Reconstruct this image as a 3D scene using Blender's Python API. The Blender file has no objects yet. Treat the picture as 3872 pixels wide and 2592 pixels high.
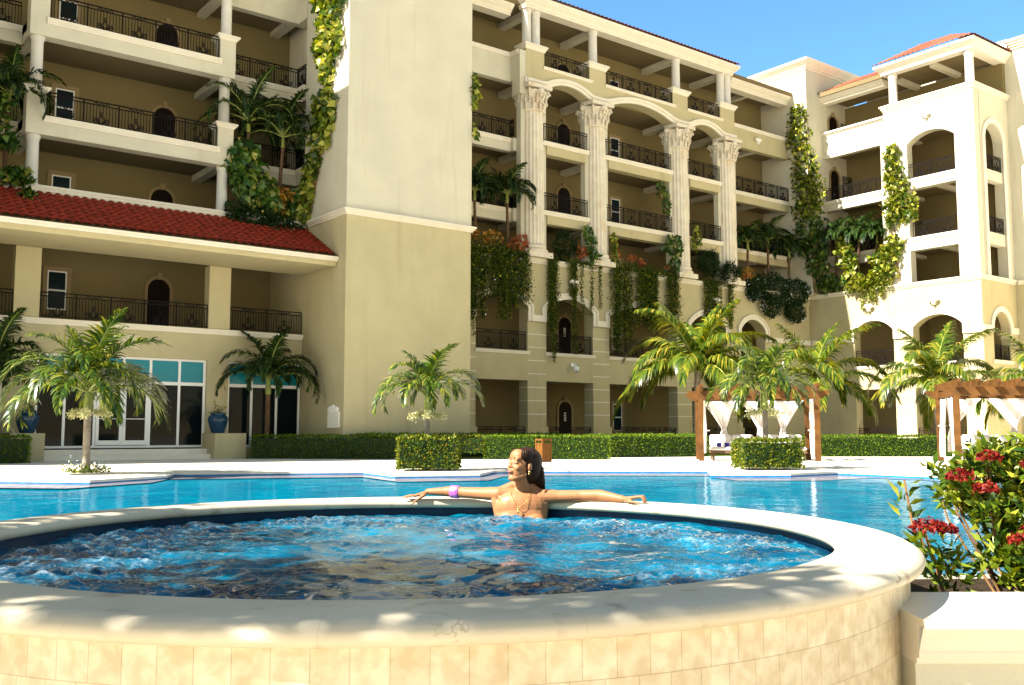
import bpy, bmesh, math, random
import numpy as np
from mathutils import Vector, Matrix, noise

# ---------------------------------------------------------------- camera, sky, sun, exposure
SC = bpy.context.scene
COL = SC.collection
R = math.radians
YAW = R(37.52)                      # the view runs between the +x and +y walls of the courtyard
cam_d = bpy.data.cameras.new("camera")
cam_d.sensor_width = 36.0
cam_d.lens = 34.43
cam_d.clip_end = 2000.0
cam_d.clip_start = 0.05
cam = bpy.data.objects.new("camera", cam_d)
COL.objects.link(cam)
cam.location = (0, 0, 0.9)
cam.rotation_euler = (R(90 + 5.31), 0, -YAW)
SC.camera = cam

SUN_TO = Vector((-1.0, 0.16, 1.0)).normalized()
W = bpy.data.worlds.new("World")
SC.world = W
W.use_nodes = True
wn = W.node_tree
bg = wn.nodes["Background"]
sky = wn.nodes.new("ShaderNodeTexSky")
sky.sky_type = 'NISHITA'
sky.sun_disc = False
sky.sun_elevation = R(44.6)
sky.sun_rotation = R(279.1)
sky.air_density = 1.0
sky.dust_density = 0.1
sky.ozone_density = 1.0
tint = wn.nodes.new("ShaderNodeMix")          # deep tropical blue ahead; warm unseen half added to warm the ambient light
tint.data_type = 'RGBA'
tint.blend_type = 'MULTIPLY'
tint.inputs[0].default_value = 1.0
wtc = wn.nodes.new("ShaderNodeTexCoord")
wdot = wn.nodes.new("ShaderNodeVectorMath")
wdot.operation = 'DOT_PRODUCT'
wdot.inputs[1].default_value = (0.92, 0.38, 0.0)
wn.links.new(wtc.outputs["Generated"], wdot.inputs[0])
wmr = wn.nodes.new("ShaderNodeMapRange")
wmr.interpolation_type = 'SMOOTHSTEP'
wmr.inputs["From Min"].default_value = 0.05
wmr.inputs["From Max"].default_value = 0.60
wn.links.new(wdot.outputs["Value"], wmr.inputs["Value"])
wmx = wn.nodes.new("ShaderNodeMix")
wmx.data_type = 'RGBA'
wmx.inputs[6].default_value = (1.26, 1.04, 0.76, 1)
wmx.inputs[7].default_value = (0.64, 1.02, 1.16, 1)
wn.links.new(wmr.outputs[0], wmx.inputs[0])
wn.links.new(wmx.outputs[2], tint.inputs[7])
wn.links.new(sky.outputs[0], tint.inputs[6])
wn.links.new(tint.outputs[2], bg.inputs[0])
bg.inputs[1].default_value = 0.060
sun_d = bpy.data.lights.new("sun", 'SUN')
sun_d.energy = 5.0
sun_d.angle = R(0.5)
sun_d.color = (1.0, 0.945, 0.85)
sun = bpy.data.objects.new("sun", sun_d)
COL.objects.link(sun)
sun.rotation_euler = SUN_TO.to_track_quat('Z', 'Y').to_euler()
SC.view_settings.view_transform = 'Standard'
SC.view_settings.look = 'None'
SC.view_settings.exposure = 2.02
SC.view_settings.gamma = 1.0
SC.render.engine = 'CYCLES'
SC.cycles.use_denoising = True
SC.cycles.max_bounces = 7
SC.cycles.diffuse_bounces = 4
SC.cycles.glossy_bounces = 3
SC.cycles.transmission_bounces = 4
SC.cycles.transparent_max_bounces = 6
SC.cycles.sample_clamp_indirect = 6.0

rng = random.Random(7)


def cw(X, Y):
    """camera-ground coordinates (X right, Y forward) -> world x, y"""
    c, s = math.cos(YAW), math.sin(YAW)
    return X * c + Y * s, -X * s + Y * c


# ---------------------------------------------------------------- materials
def mat(name, col, rough=0.6, spec=0.3, var=0.0, vscale=3.0, bump=0.0, bscale=40.0, metal=0.0, col2=None, stain=None):
    m = bpy.data.materials.new(name)
    m.use_nodes = True
    nt = m.node_tree
    b = nt.nodes["Principled BSDF"]
    b.inputs["Base Color"].default_value = (*col, 1)
    b.inputs["Roughness"].default_value = rough
    b.inputs["Specular IOR Level"].default_value = spec
    b.inputs["Metallic"].default_value = metal
    tc = nt.nodes.new("ShaderNodeTexCoord")
    if var or col2:
        n = nt.nodes.new("ShaderNodeTexNoise")
        n.inputs["Scale"].default_value = vscale
        n.inputs["Detail"].default_value = 6
        nt.links.new(tc.outputs["Object"], n.inputs["Vector"])
        r = nt.nodes.new("ShaderNodeValToRGB")
        c2 = col2 or tuple(c * (1 - var) for c in col)
        c1 = col if col2 else tuple(min(1, c * (1 + var * 0.5)) for c in col)
        r.color_ramp.elements[0].position = 0.35
        r.color_ramp.elements[1].position = 0.65
        r.color_ramp.elements[0].color = (*c2, 1)
        r.color_ramp.elements[1].color = (*c1, 1)
        nt.links.new(n.outputs["Fac"], r.inputs["Fac"])
        out = r.outputs["Color"]
        if stain:
            mp = nt.nodes.new("ShaderNodeMapping")
            mp.inputs["Scale"].default_value = stain[1]
            n2 = nt.nodes.new("ShaderNodeTexNoise")
            n2.inputs["Scale"].default_value = 1.0
            n2.inputs["Detail"].default_value = 5
            nt.links.new(tc.outputs["Object"], mp.inputs["Vector"])
            nt.links.new(mp.outputs["Vector"], n2.inputs["Vector"])
            r2 = nt.nodes.new("ShaderNodeValToRGB")
            r2.color_ramp.elements[0].position = stain[2]
            r2.color_ramp.elements[1].position = stain[3]
            r2.color_ramp.elements[0].color = (0, 0, 0, 1)
            r2.color_ramp.elements[1].color = (stain[4],) * 3 + (1,)
            nt.links.new(n2.outputs["Fac"], r2.inputs["Fac"])
            mx = nt.nodes.new("ShaderNodeMix")
            mx.data_type = 'RGBA'
            nt.links.new(r2.outputs["Color"], mx.inputs[0])
            nt.links.new(out, mx.inputs[6])
            mx.inputs[7].default_value = (*stain[0], 1)
            out = mx.outputs[2]
        nt.links.new(out, b.inputs["Base Color"])
    if bump:
        n3 = nt.nodes.new("ShaderNodeTexNoise")
        n3.inputs["Scale"].default_value = bscale
        n3.inputs["Detail"].default_value = 4
        nt.links.new(tc.outputs["Object"], n3.inputs["Vector"])
        bp = nt.nodes.new("ShaderNodeBump")
        bp.inputs["Strength"].default_value = bump
        bp.inputs["Distance"].default_value = 0.02
        nt.links.new(n3.outputs["Fac"], bp.inputs["Height"])
        nt.links.new(bp.outputs["Normal"], b.inputs["Normal"])
    return m


def leaf_mat(name, cols, rough=0.45, trans=0.3, spec=0.35):
    """foliage: one colour per leaf out of a ramp, some light passing through"""
    m = bpy.data.materials.new(name)
    m.use_nodes = True
    nt = m.node_tree
    b = nt.nodes["Principled BSDF"]
    g = nt.nodes.new("ShaderNodeNewGeometry")
    r = nt.nodes.new("ShaderNodeValToRGB")
    els = r.color_ramp.elements
    while len(els) < len(cols):
        els.new(0.5)
    for i, (p, c) in enumerate(cols):
        els[i].position = p
        els[i].color = (*c, 1)
    nt.links.new(g.outputs["Random Per Island"], r.inputs["Fac"])
    nt.links.new(r.outputs["Color"], b.inputs["Base Color"])
    b.inputs["Roughness"].default_value = rough
    b.inputs["Specular IOR Level"].default_value = spec
    t = nt.nodes.new("ShaderNodeBsdfTranslucent")
    hs = nt.nodes.new("ShaderNodeHueSaturation")
    hs.inputs["Hue"].default_value = 0.48
    hs.inputs["Saturation"].default_value = 1.1
    hs.inputs["Value"].default_value = 1.6
    nt.links.new(r.outputs["Color"], hs.inputs["Color"])
    nt.links.new(hs.outputs["Color"], t.inputs["Color"])
    mx = nt.nodes.new("ShaderNodeMixShader")
    mx.inputs[0].default_value = trans
    nt.links.new(b.outputs[0], mx.inputs[1])
    nt.links.new(t.outputs[0], mx.inputs[2])
    nt.links.new(mx.outputs[0], nt.nodes["Material Output"].inputs["Surface"])
    return m


M = {}
M['cream'] = mat('cream_stucco', (0.55, 0.51, 0.39), 0.85, 0.1, 0.06, 0.9, 0.25, 90, stain=((0.40, 0.35, 0.24), (2.6, 2.6, 0.20), 0.57, 0.80, 0.5))
M['beige'] = mat('beige_stucco', (0.445, 0.385, 0.225), 0.85, 0.1, 0.06, 0.9, 0.25, 90, stain=((0.33, 0.27, 0.15), (2.4, 2.4, 0.18), 0.57, 0.80, 0.5))
M['inner'] = mat('shade_darkened_stucco', (0.185, 0.145, 0.064), 0.88, 0.12, 0.06, 0.6, 0.1, 60)  # wall stucco colour darkened to deepen the shade inside the loggias
M['ceil'] = mat('shade_darkened_ceiling', (0.17, 0.13, 0.065), 0.9, 0.1, 0.05, 0.6)  # ceiling colour lowered too, loggia shade put into the base colour
M['trim'] = mat('white_moulding', (0.68, 0.62, 0.50), 0.75, 0.2, 0.05, 1.5, 0.05, 50)
M['column'] = mat('grey_white_column', (0.58, 0.55, 0.48), 0.7, 0.2, 0.05, 3, 0.05, 50)
M['stone'] = mat('veined_stone', (0.64, 0.57, 0.45), 0.75, 0.15, 0.10, 2.5, 0.25, 25, stain=((0.50, 0.33, 0.18), (2.2, 2.2, 0.9), 0.56, 0.72, 0.55))
M['surround'] = mat('door_stone', (0.27, 0.20, 0.10), 0.8, 0.15, 0.1, 5, 0.1, 40)
M['door'] = mat('dark_wood', (0.012, 0.006, 0.004), 0.6, 0.06, 0.3, 9)
M['iron'] = mat('dark_iron', (0.008, 0.006, 0.006), 0.6, 0.08, 0.2, 20)
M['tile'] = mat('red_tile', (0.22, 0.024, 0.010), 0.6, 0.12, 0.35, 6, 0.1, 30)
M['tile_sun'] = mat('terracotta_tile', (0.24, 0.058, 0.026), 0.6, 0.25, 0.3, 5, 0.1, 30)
M['glass'] = mat('dark_glass', (0.004, 0.007, 0.008), 0.04, 0.10)
M['teal'] = mat('teal_film', (0.003, 0.20, 0.25), 0.2, 0.3, 0.12, 1.2)
M['frame'] = mat('white_frame', (0.78, 0.76, 0.72), 0.4, 0.35)
M['winglass'] = mat('window_glass', (0.010, 0.020, 0.022), 0.05, 0.07)
M['deck'] = mat('pale_deck_stone', (0.72, 0.66, 0.55), 0.7, 0.2, 0.07, 1.2, 0.05, 30)
M['ground'] = mat('lower_paving', (0.66, 0.58, 0.45), 0.8, 0.2, 0.1, 2)
M['pooltile'] = mat('blue_pool_tile', (0.01, 0.16, 0.40), 0.25, 0.4, 0.3, 9)
M['basin'] = mat('dark_basin_tile', (0.004, 0.03, 0.07), 0.3, 0.15, 0.3, 9)
M['soil'] = mat('dark_soil', (0.03, 0.02, 0.012), 0.95, 0.05, 0.3, 12, 0.5, 30)
M['lawn'] = mat('lawn_green', (0.07, 0.11, 0.015), 0.9, 0.1, 0.4, 6, 0.5, 60)
M['wood'] = mat('pergola_wood', (0.105, 0.046, 0.012), 0.6, 0.12, 0.35, 3)
M['binwood'] = mat('bin_wood', (0.135, 0.055, 0.010), 0.6, 0.12, 0.15, 8)
M['cloth'] = mat('white_cloth', (0.82, 0.76, 0.70), 0.9, 0.1, 0.04, 4)
M['cushion'] = mat('blush_cushion', (0.78, 0.70, 0.64), 0.9, 0.1, 0.04, 4)
M['blue'] = mat('blue_towel', (0.035, 0.03, 0.22), 0.9, 0.1, 0.2, 20)
M['urn'] = mat('blue_glaze', (0.006, 0.04, 0.085), 0.18, 0.5, 0.4, 5)
M['trunk'] = mat('palm_trunk', (0.27, 0.22, 0.17), 0.85, 0.1, 0.35, 7, 0.4, 20)
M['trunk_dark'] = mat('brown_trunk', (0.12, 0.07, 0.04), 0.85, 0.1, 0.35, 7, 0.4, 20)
M['shaft'] = mat('green_crownshaft', (0.24, 0.27, 0.06), 0.4, 0.3, 0.25, 5)
M['stem'] = mat('vine_stem', (0.22, 0.12, 0.05), 0.8, 0.1, 0.3, 9)
M['white_plastic'] = mat('white_plastic', (0.78, 0.78, 0.78), 0.35, 0.4)
M['black'] = mat('black', (0.01, 0.01, 0.01), 0.3, 0.5)
M['shell'] = mat('white_shell', (0.78, 0.74, 0.65), 0.7, 0.2, 0.05, 8)
M['marble'] = mat('cream_marble', (0.56, 0.48, 0.345), 0.45, 0.12, 0.10, 2.2, 0.04, 30, stain=((0.25, 0.17, 0.09), (7, 7, 7), 0.60, 0.70, 0.55))
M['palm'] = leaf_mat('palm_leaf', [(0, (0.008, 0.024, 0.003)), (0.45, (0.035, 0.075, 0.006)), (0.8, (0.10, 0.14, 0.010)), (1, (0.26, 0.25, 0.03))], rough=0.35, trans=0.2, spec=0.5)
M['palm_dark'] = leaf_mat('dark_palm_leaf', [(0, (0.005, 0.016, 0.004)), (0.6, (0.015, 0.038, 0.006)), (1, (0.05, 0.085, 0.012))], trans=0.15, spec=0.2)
M['coco'] = leaf_mat('coconut_leaf', [(0, (0.02, 0.05, 0.006)), (0.45, (0.07, 0.115, 0.010)), (0.8, (0.16, 0.18, 0.014)), (1, (0.32, 0.25, 0.03))], rough=0.3, spec=0.4)
M['hedge'] = leaf_mat('hedge_leaf', [(0, (0.02, 0.06, 0.003)), (0.5, (0.075, 0.14, 0.006)), (0.9, (0.16, 0.23, 0.010)), (1, (0.28, 0.32, 0.02))], trans=0.3, spec=0.2)
M['boxhedge'] = leaf_mat('shrub_leaf', [(0, (0.015, 0.035, 0.004)), (0.5, (0.08, 0.12, 0.008)), (0.9, (0.17, 0.19, 0.012)), (1, (0.32, 0.27, 0.03))], trans=0.3, spec=0.2)
M['pothos'] = leaf_mat('pothos_leaf', [(0, (0.015, 0.04, 0.004)), (0.35, (0.07, 0.115, 0.008)), (0.7, (0.22, 0.25, 0.02)), (1, (0.45, 0.42, 0.08))], rough=0.35, trans=0.25, spec=0.35)
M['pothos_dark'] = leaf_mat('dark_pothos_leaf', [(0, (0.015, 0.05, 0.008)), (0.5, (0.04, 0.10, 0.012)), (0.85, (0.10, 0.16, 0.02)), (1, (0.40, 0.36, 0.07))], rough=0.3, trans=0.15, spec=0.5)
M['trail'] = leaf_mat('trailing_leaf', [(0, (0.008, 0.024, 0.003)), (0.55, (0.024, 0.058, 0.006)), (0.82, (0.08, 0.125, 0.012)), (1, (0.45, 0.42, 0.03))], trans=0.2, spec=0.25)
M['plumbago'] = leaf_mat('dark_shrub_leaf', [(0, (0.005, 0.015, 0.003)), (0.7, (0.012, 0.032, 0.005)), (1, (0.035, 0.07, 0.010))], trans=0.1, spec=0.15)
M['croton'] = leaf_mat('croton_leaf', [(0, (0.05, 0.06, 0.01)), (0.4, (0.30, 0.17, 0.015)), (0.8, (0.42, 0.20, 0.02)), (1, (0.40, 0.08, 0.02))], trans=0.2)
M['redcroton'] = leaf_mat('red_croton_leaf', [(0, (0.06, 0.05, 0.01)), (0.4, (0.28, 0.06, 0.015)), (1, (0.45, 0.14, 0.02))], trans=0.2)
M['ixora'] = leaf_mat('ixora_leaf', [(0, (0.012, 0.035, 0.003)), (0.4, (0.05, 0.09, 0.006)), (0.8, (0.15, 0.19, 0.012)), (1, (0.30, 0.29, 0.03))], rough=0.35, trans=0.25, spec=0.3)
M['ixflower'] = leaf_mat('red_petal', [(0, (0.06, 0.003, 0.003)), (0.6, (0.15, 0.009, 0.006)), (1, (0.26, 0.035, 0.018))], trans=0.2, spec=0.1)
M['bluebloom'] = leaf_mat('pale_blue_petal', [(0, (0.45, 0.55, 0.75)), (1, (0.8, 0.85, 0.9))], trans=0.2)
M['yellowbloom'] = leaf_mat('yellow_petal', [(0, (0.6, 0.45, 0.03)), (1, (0.7, 0.6, 0.1))], trans=0.2)
M['seed'] = leaf_mat('pale_flower_spray', [(0, (0.40, 0.40, 0.16)), (1, (0.62, 0.60, 0.34))], trans=0.2)
M['skin'] = mat('tanned_skin', (0.30, 0.132, 0.056), 0.45, 0.25, 0.06, 14)
M['skin'].node_tree.nodes["Principled BSDF"].inputs["Subsurface Weight"].default_value = 0.12
M['skin'].node_tree.nodes["Principled BSDF"].inputs["Subsurface Radius"].default_value = (0.012, 0.005, 0.003)
M['hair'] = mat('brown_hair', (0.022, 0.009, 0.004), 0.5, 0.12, 0.4, 30)
M['hairlight'] = mat('lighter_hair_strand', (0.050, 0.021, 0.010), 0.45, 0.2, 0.3, 30)
M['lips'] = mat('pink_lip', (0.45, 0.09, 0.10), 0.3, 0.5)
M['brow'] = mat('brow_hair', (0.05, 0.022, 0.012), 0.7, 0.2)
M['gold'] = mat('gold', (0.75, 0.48, 0.16), 0.25, 0.5, metal=1.0)
M['bikini'] = mat('turquoise_fabric', (0.01, 0.40, 0.38), 0.6, 0.3)
M['bangle'] = mat('purple_bangle', (0.28, 0.02, 0.30), 0.2, 0.5, col2=(0.60, 0.25, 0.55), vscale=45)
M['relief'] = mat('carved_relief', (0.62, 0.54, 0.38), 0.85, 0.1, 0.1, 8, 0.6, 30)


# ---------------------------------------------------------------- mesh helpers
class MB:
    def __init__(self):
        self.v, self.f, self.mi, self.cur = [], [], [], 0

    def add(self, vs, fs):
        o = len(self.v)
        self.v.extend(vs)
        for f in fs:
            self.f.append(tuple(o + i for i in f))
            self.mi.append(self.cur)
        return self

    def box(self, x0, x1, y0, y1, z0, z1):
        vs = [(x0, y0, z0), (x1, y0, z0), (x1, y1, z0), (x0, y1, z0), (x0, y0, z1), (x1, y0, z1), (x1, y1, z1), (x0, y1, z1)]
        return self.add(vs, [(3, 2, 1, 0), (4, 5, 6, 7), (0, 1, 5, 4), (1, 2, 6, 5), (2, 3, 7, 6), (3, 0, 4, 7)])

    def frustum(self, x0, x1, y0, y1, z0, z1, d):
        """box whose top is wider by d on every side"""
        vs = [(x0, y0, z0), (x1, y0, z0), (x1, y1, z0), (x0, y1, z0), (x0 - d, y0 - d, z1), (x1 + d, y0 - d, z1), (x1 + d, y1 + d, z1), (x0 - d, y1 + d, z1)]
        return self.add(vs, [(3, 2, 1, 0), (4, 5, 6, 7), (0, 1, 5, 4), (1, 2, 6, 5), (2, 3, 7, 6), (3, 0, 4, 7)])

    def prism(self, poly, d0, d1, mp):
        n = len(poly)
        vs = [mp(u, d0, z) for u, z in poly] + [mp(u, d1, z) for u, z in poly]
        fs = [tuple(range(n)), tuple(range(2 * n - 1, n - 1, -1))]
        fs += [(i, i + n, (i + 1) % n + n, (i + 1) % n) for i in range(n)]
        return self.add(vs, fs)

    def ring(self, inner, outer, d0, d1, mp):
        """band between two polylines of equal length"""
        n = len(inner)
        vs = []
        for (a, b), (c, d) in zip(inner, outer):
            vs += [mp(a, d0, b), mp(c, d0, d), mp(c, d1, d), mp(a, d1, b)]
        fs = []
        for i in range(n - 1):
            o, p = 4 * i, 4 * i + 4
            for k in range(4):
                fs.append((o + k, o + (k + 1) % 4, p + (k + 1) % 4, p + k))
        fs += [(0, 1, 2, 3), (4 * n - 1, 4 * n - 2, 4 * n - 3, 4 * n - 4)]
        return self.add(vs, fs)

    def tube(self, path, rad, n=6, cap=True):
        path = [Vector(p) for p in path]
        rads = rad if isinstance(rad, (list, tuple)) else [rad] * len(path)
        vs, fs = [], []
        up = Vector((0, 0, 1))
        t0 = (path[1] - path[0]).normalized()
        if abs(t0.z) > 0.9:
            up = Vector((1, 0, 0))
        for i, p in enumerate(path):
            t = (path[min(i + 1, len(path) - 1)] - path[max(i - 1, 0)]).normalized()
            a = t.cross(up)
            if a.length < 1e-4:
                a = t.cross(Vector((0, 1, 0)))
            a.normalize()
            b = t.cross(a).normalized()
            for k in range(n):
                th = 2 * math.pi * k / n
                vs.append(tuple(p + (a * math.cos(th) + b * math.sin(th)) * rads[i]))
        for i in range(len(path) - 1):
            for k in range(n):
                fs.append((i * n + k, i * n + (k + 1) % n, (i + 1) * n + (k + 1) % n, (i + 1) * n + k))
        if cap:
            fs.append(tuple(range(n - 1, -1, -1)))
            fs.append(tuple(range((len(path) - 1) * n, len(path) * n)))
        return self.add(vs, fs)

    def lathe(self, prof, c, n=20, flute=0, depth=0.0):
        vs, fs = [], []
        for r, z in prof:
            for k in range(n):
                th = 2 * math.pi * k / n
                rr = r
                if flute:
                    rr = r * (1 - depth * (0.5 + 0.5 * math.cos(flute * th)) ** 0.6)
                vs.append((c[0] + rr * math.cos(th), c[1] + rr * math.sin(th), c[2] + z))
        m = len(prof)
        for i in range(m - 1):
            for k in range(n):
                fs.append((i * n + k, i * n + (k + 1) % n, (i + 1) * n + (k + 1) % n, (i + 1) * n + k))
        fs.append(tuple(range(n - 1, -1, -1)))
        fs.append(tuple(range((m - 1) * n, m * n)))
        return self.add(vs, fs)

    def ell(self, c, r, n=10, m=7, rot=None):
        vs, fs = [], []
        for i in range(m + 1):
            ph = math.pi * i / m
            for k in range(n):
                th = 2 * math.pi * k / n
                v = Vector((r[0] * math.sin(ph) * math.cos(th), r[1] * math.sin(ph) * math.sin(th), r[2] * math.cos(ph)))
                if rot is not None:
                    v = rot @ v
                vs.append((c[0] + v.x, c[1] + v.y, c[2] + v.z))
        for i in range(m):
            for k in range(n):
                fs.append((i * n + k, (i + 1) * n + k, (i + 1) * n + (k + 1) % n, i * n + (k + 1) % n))
        return self.add(vs, fs)

    def build(self, name, material, parent=None, smooth=None, recalc=True):
        me = bpy.data.meshes.new(name)
        me.from_pydata(self.v, [], self.f)
        mats = material if isinstance(material, (list, tuple)) else [material]
        for m in mats:
            me.materials.append(M[m] if isinstance(m, str) else m)
        if len(mats) > 1:
            me.polygons.foreach_set("material_index", self.mi)
        if recalc:
            bm = bmesh.new()
            bm.from_mesh(me)
            bmesh.ops.recalc_face_normals(bm, faces=bm.faces)
            bm.to_mesh(me)
            bm.free()
        if smooth:
            me.polygons.foreach_set("use_smooth", [True] * len(me.polygons))
            if smooth < 180:
                me.set_sharp_from_angle(angle=R(smooth))
        me.update()
        o = bpy.data.objects.new(name, me)
        COL.objects.link(o)
        if parent:
            o.parent = parent
        return o


def tag(o, label, cat, group=None, kind=None):
    if label:
        o["label"] = label
    if cat:
        o["category"] = cat
    if group:
        o["group"] = group
    if kind:
        o["kind"] = kind
    return o


def thing(name, label, cat, loc=(0, 0, 0), rz=0.0, group=None):
    o = bpy.data.objects.new(name, None)
    o.empty_display_size = 0.2
    COL.objects.link(o)
    o.location = loc
    o.rotation_euler = (0, 0, rz)
    return tag(o, label, cat, group)


def structure(o):
    o["kind"] = "structure"
    return o


def mapA(y0):
    return lambda u, d, z: (u, y0 + d, z)


def mapB(x0):
    return lambda u, d, z: (x0 + d, u, z)


def arc(u0, u1, zs, rise, n=14):
    """circular segment from (u0, zs) over the crown to (u1, zs)"""
    h = (u1 - u0) / 2
    if rise >= h * 0.98:
        return [(u0 + h - h * math.cos(math.pi * i / n), zs + rise * math.sin(math.pi * i / n)) for i in range(n + 1)]
    r = (h * h + rise * rise) / (2 * rise)
    a = math.asin(h / r)
    c = (u0 + u1) / 2
    return [(c + r * math.sin(-a + 2 * a * i / n), zs + rise - r + r * math.cos(-a + 2 * a * i / n)) for i in range(n + 1)]


def wall(mb, u0, u1, z0, z1, holes, thick, mp):
    """a wall with openings (a, b, zlo, zhi, rise); openings that share a column must not overlap in z"""
    cuts = sorted(set([u0, u1] + [h[0] for h in holes] + [h[1] for h in holes]))
    for a, b in zip(cuts[:-1], cuts[1:]):
        col = sorted([h for h in holes if h[0] <= a + 1e-6 and h[1] >= b - 1e-6], key=lambda h: h[2])
        z = z0
        top = None
        for h in col + [None]:
            hi = h[2] if h else z1
            if hi - z > 1e-4 or top:
                poly = [(b, hi), (a, hi)]
                if top:
                    poly += top
                else:
                    poly += [(a, z), (b, z)]
                mb.prism(poly, 0, thick, mp)
            if h:
                rise = h[4]
                z = h[3]
                top = arc(h[0], h[1], h[3] - rise, rise) if rise else None


# ---------------------------------------------------------------- balcony railings
def spiral(c, r0, turns, sgn, start, n=14):
    pts = []
    for i in range(n + 1):
        t = i / n
        a = start + sgn * turns * 2 * math.pi * t
        r = r0 * (1 - 0.82 * t)
        pts.append((c[0] + r * math.cos(a), c[1] + r * math.sin(a)))
    return pts


def flat_tube(mb, pts, r, to3):
    """thin square bar following 2-D points in the railing's own plane"""
    vs, fs = [], []
    n = len(pts)
    for i, p in enumerate(pts):
        a = pts[max(0, i - 1)]
        b = pts[min(n - 1, i + 1)]
        dx, dz = b[0] - a[0], b[1] - a[1]
        L = math.hypot(dx, dz) or 1
        nx, nz = -dz / L * r, dx / L * r
        vs += [to3(p[0] + nx, p[1] + nz, -r), to3(p[0] + nx, p[1] + nz, r), to3(p[0] - nx, p[1] - nz, r), to3(p[0] - nx, p[1] - nz, -r)]
    for i in range(n - 1):
        o = 4 * i
        for k in range(4):
            fs.append((o + k, o + (k + 1) % 4, o + 4 + (k + 1) % 4, o + 4 + k))
    mb.add(vs, fs)


def railing(parent, runs, h=0.88, name='railing'):
    """runs: list of ((x0,y0),(x1,y1),z) drawn as one balustrade"""
    mb = MB()
    for p0, p1, z in runs:
        d = Vector((p1[0] - p0[0], p1[1] - p0[1], 0))
        L = d.length
        d.normalize()
        nrm = Vector((-d.y, d.x, 0))

        def to3(u, w, o=0.0, p0=p0, d=d, nrm=nrm, z=z):
            return (p0[0] + d.x * u + nrm.x * o, p0[1] + d.y * u + nrm.y * o, z + w)
        bar = lambda u0, u1, w0, w1, t: mb.add([to3(u0, w0, -t), to3(u1, w0, -t), to3(u1, w0, t), to3(u0, w0, t), to3(u0, w1, -t), to3(u1, w1, -t), to3(u1, w1, t), to3(u0, w1, t)],
                                               [(3, 2, 1, 0), (4, 5, 6, 7), (0, 1, 5, 4), (1, 2, 6, 5), (2, 3, 7, 6), (3, 0, 4, 7)])
        bar(0, L, h - 0.035, h, 0.024)
        bar(0, L, h - 0.155, h - 0.122, 0.017)
        bar(0, L, 0.045, 0.07, 0.015)
        n = max(1, round(L / 1.2))
        w = L / n
        for i in range(n + 1):
            u = i * w
            bar(max(0, u - 0.02), min(L, u + 0.02), 0, h - 0.03, 0.022)
        for i in range(n):
            u0 = i * w
            m = max(3, round(w / 0.105))
            for k in range(1, m):
                u = u0 + w * k / m
                bar(u - 0.0095, u + 0.0095, 0.07, h - 0.15, 0.0095)
            c = u0 + w / 2
            s = min(1.0, w / 0.75)
            r = 0.0135
            for sg in (-1, 1):
                flat_tube(mb, spiral((c + sg * 0.20 * s, 0.17), 0.105 * s, 1.4, sg, math.pi / 2 - sg * 0.9, 18), r, to3)
                flat_tube(mb, [(c, 0.08), (c + sg * 0.10 * s, 0.18), (c + sg * 0.11 * s, 0.27), (c + sg * 0.03 * s, 0.33), (c, 0.40)], r, to3)
                flat_tube(mb, [(c + sg * 0.01, 0.39), (c + sg * 0.055 * s, 0.46), (c + sg * 0.045 * s, 0.50), (c, 0.47)], r, to3)
                flat_tube(mb, spiral((c + sg * 0.07 * s, 0.12), 0.045 * s, 1.2, sg, 0, 9), r, to3)
                flat_tube(mb, [(c, h - 0.06), (c + sg * 0.08 * s, h - 0.11), (c + sg * 0.20 * s, h - 0.05), (c + sg * 0.27 * s, h - 0.10)], r, to3)
    return mb.build(name, 'iron', parent, recalc=False)


# ---------------------------------------------------------------- the hotel
hotel = thing('hotel_building', 'cream and beige hotel of six storeys with loggias, iron railings and tiled roofs', 'building', (0, 0, 0))


SPLIT = {'floor_slab', 'pier', 'pier_base', 'groove_trim', 'moulding', 'arch_trim', 'balcony_beam', 'plinth', 'coping', 'cornice', 'wall', 'tower_wall'}


def clusters(mb, gap=0.03):
    """groups of faces whose shapes touch one another"""
    n = len(mb.v)
    par = list(range(n))

    def find(a):
        while par[a] != a:
            par[a] = par[par[a]]
            a = par[a]
        return a
    for f in mb.f:
        for k in f[1:]:
            par[find(k)] = find(f[0])
    isl = {}
    for i, f in enumerate(mb.f):
        isl.setdefault(find(f[0]), []).append(i)
    items = []
    for fl in isl.values():
        pts = np.array([mb.v[k] for i in fl for k in mb.f[i]])
        items.append([fl, pts.min(axis=0) - gap / 2, pts.max(axis=0) + gap / 2])
    g = list(range(len(items)))
    for a in range(len(items)):
        for c in range(a):
            if (items[a][1] < items[c][2]).all() and (items[c][1] < items[a][2]).all():
                ga, gc = g[a], g[c]
                g = [gc if q == ga else q for q in g]
    out = {}
    for k, it in zip(g, items):
        out.setdefault(k, []).extend(it[0])
    return list(out.values())


def part(mb, name, material, smooth=None, parent=None):
    if name in SPLIT and parent is None:
        cl = clusters(mb)
        if len(cl) > 1:
            for fl in cl:
                q = MB()
                mp = {}
                for i in fl:
                    for k in mb.f[i]:
                        if k not in mp:
                            mp[k] = len(q.v)
                            q.v.append(mb.v[k])
                    q.f.append(tuple(mp[k] for k in mb.f[i]))
                    q.mi.append(0)
                o = q.build(name, material, hotel, smooth)
            return o
    return mb.build(name, material, parent or hotel, smooth)


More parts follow.
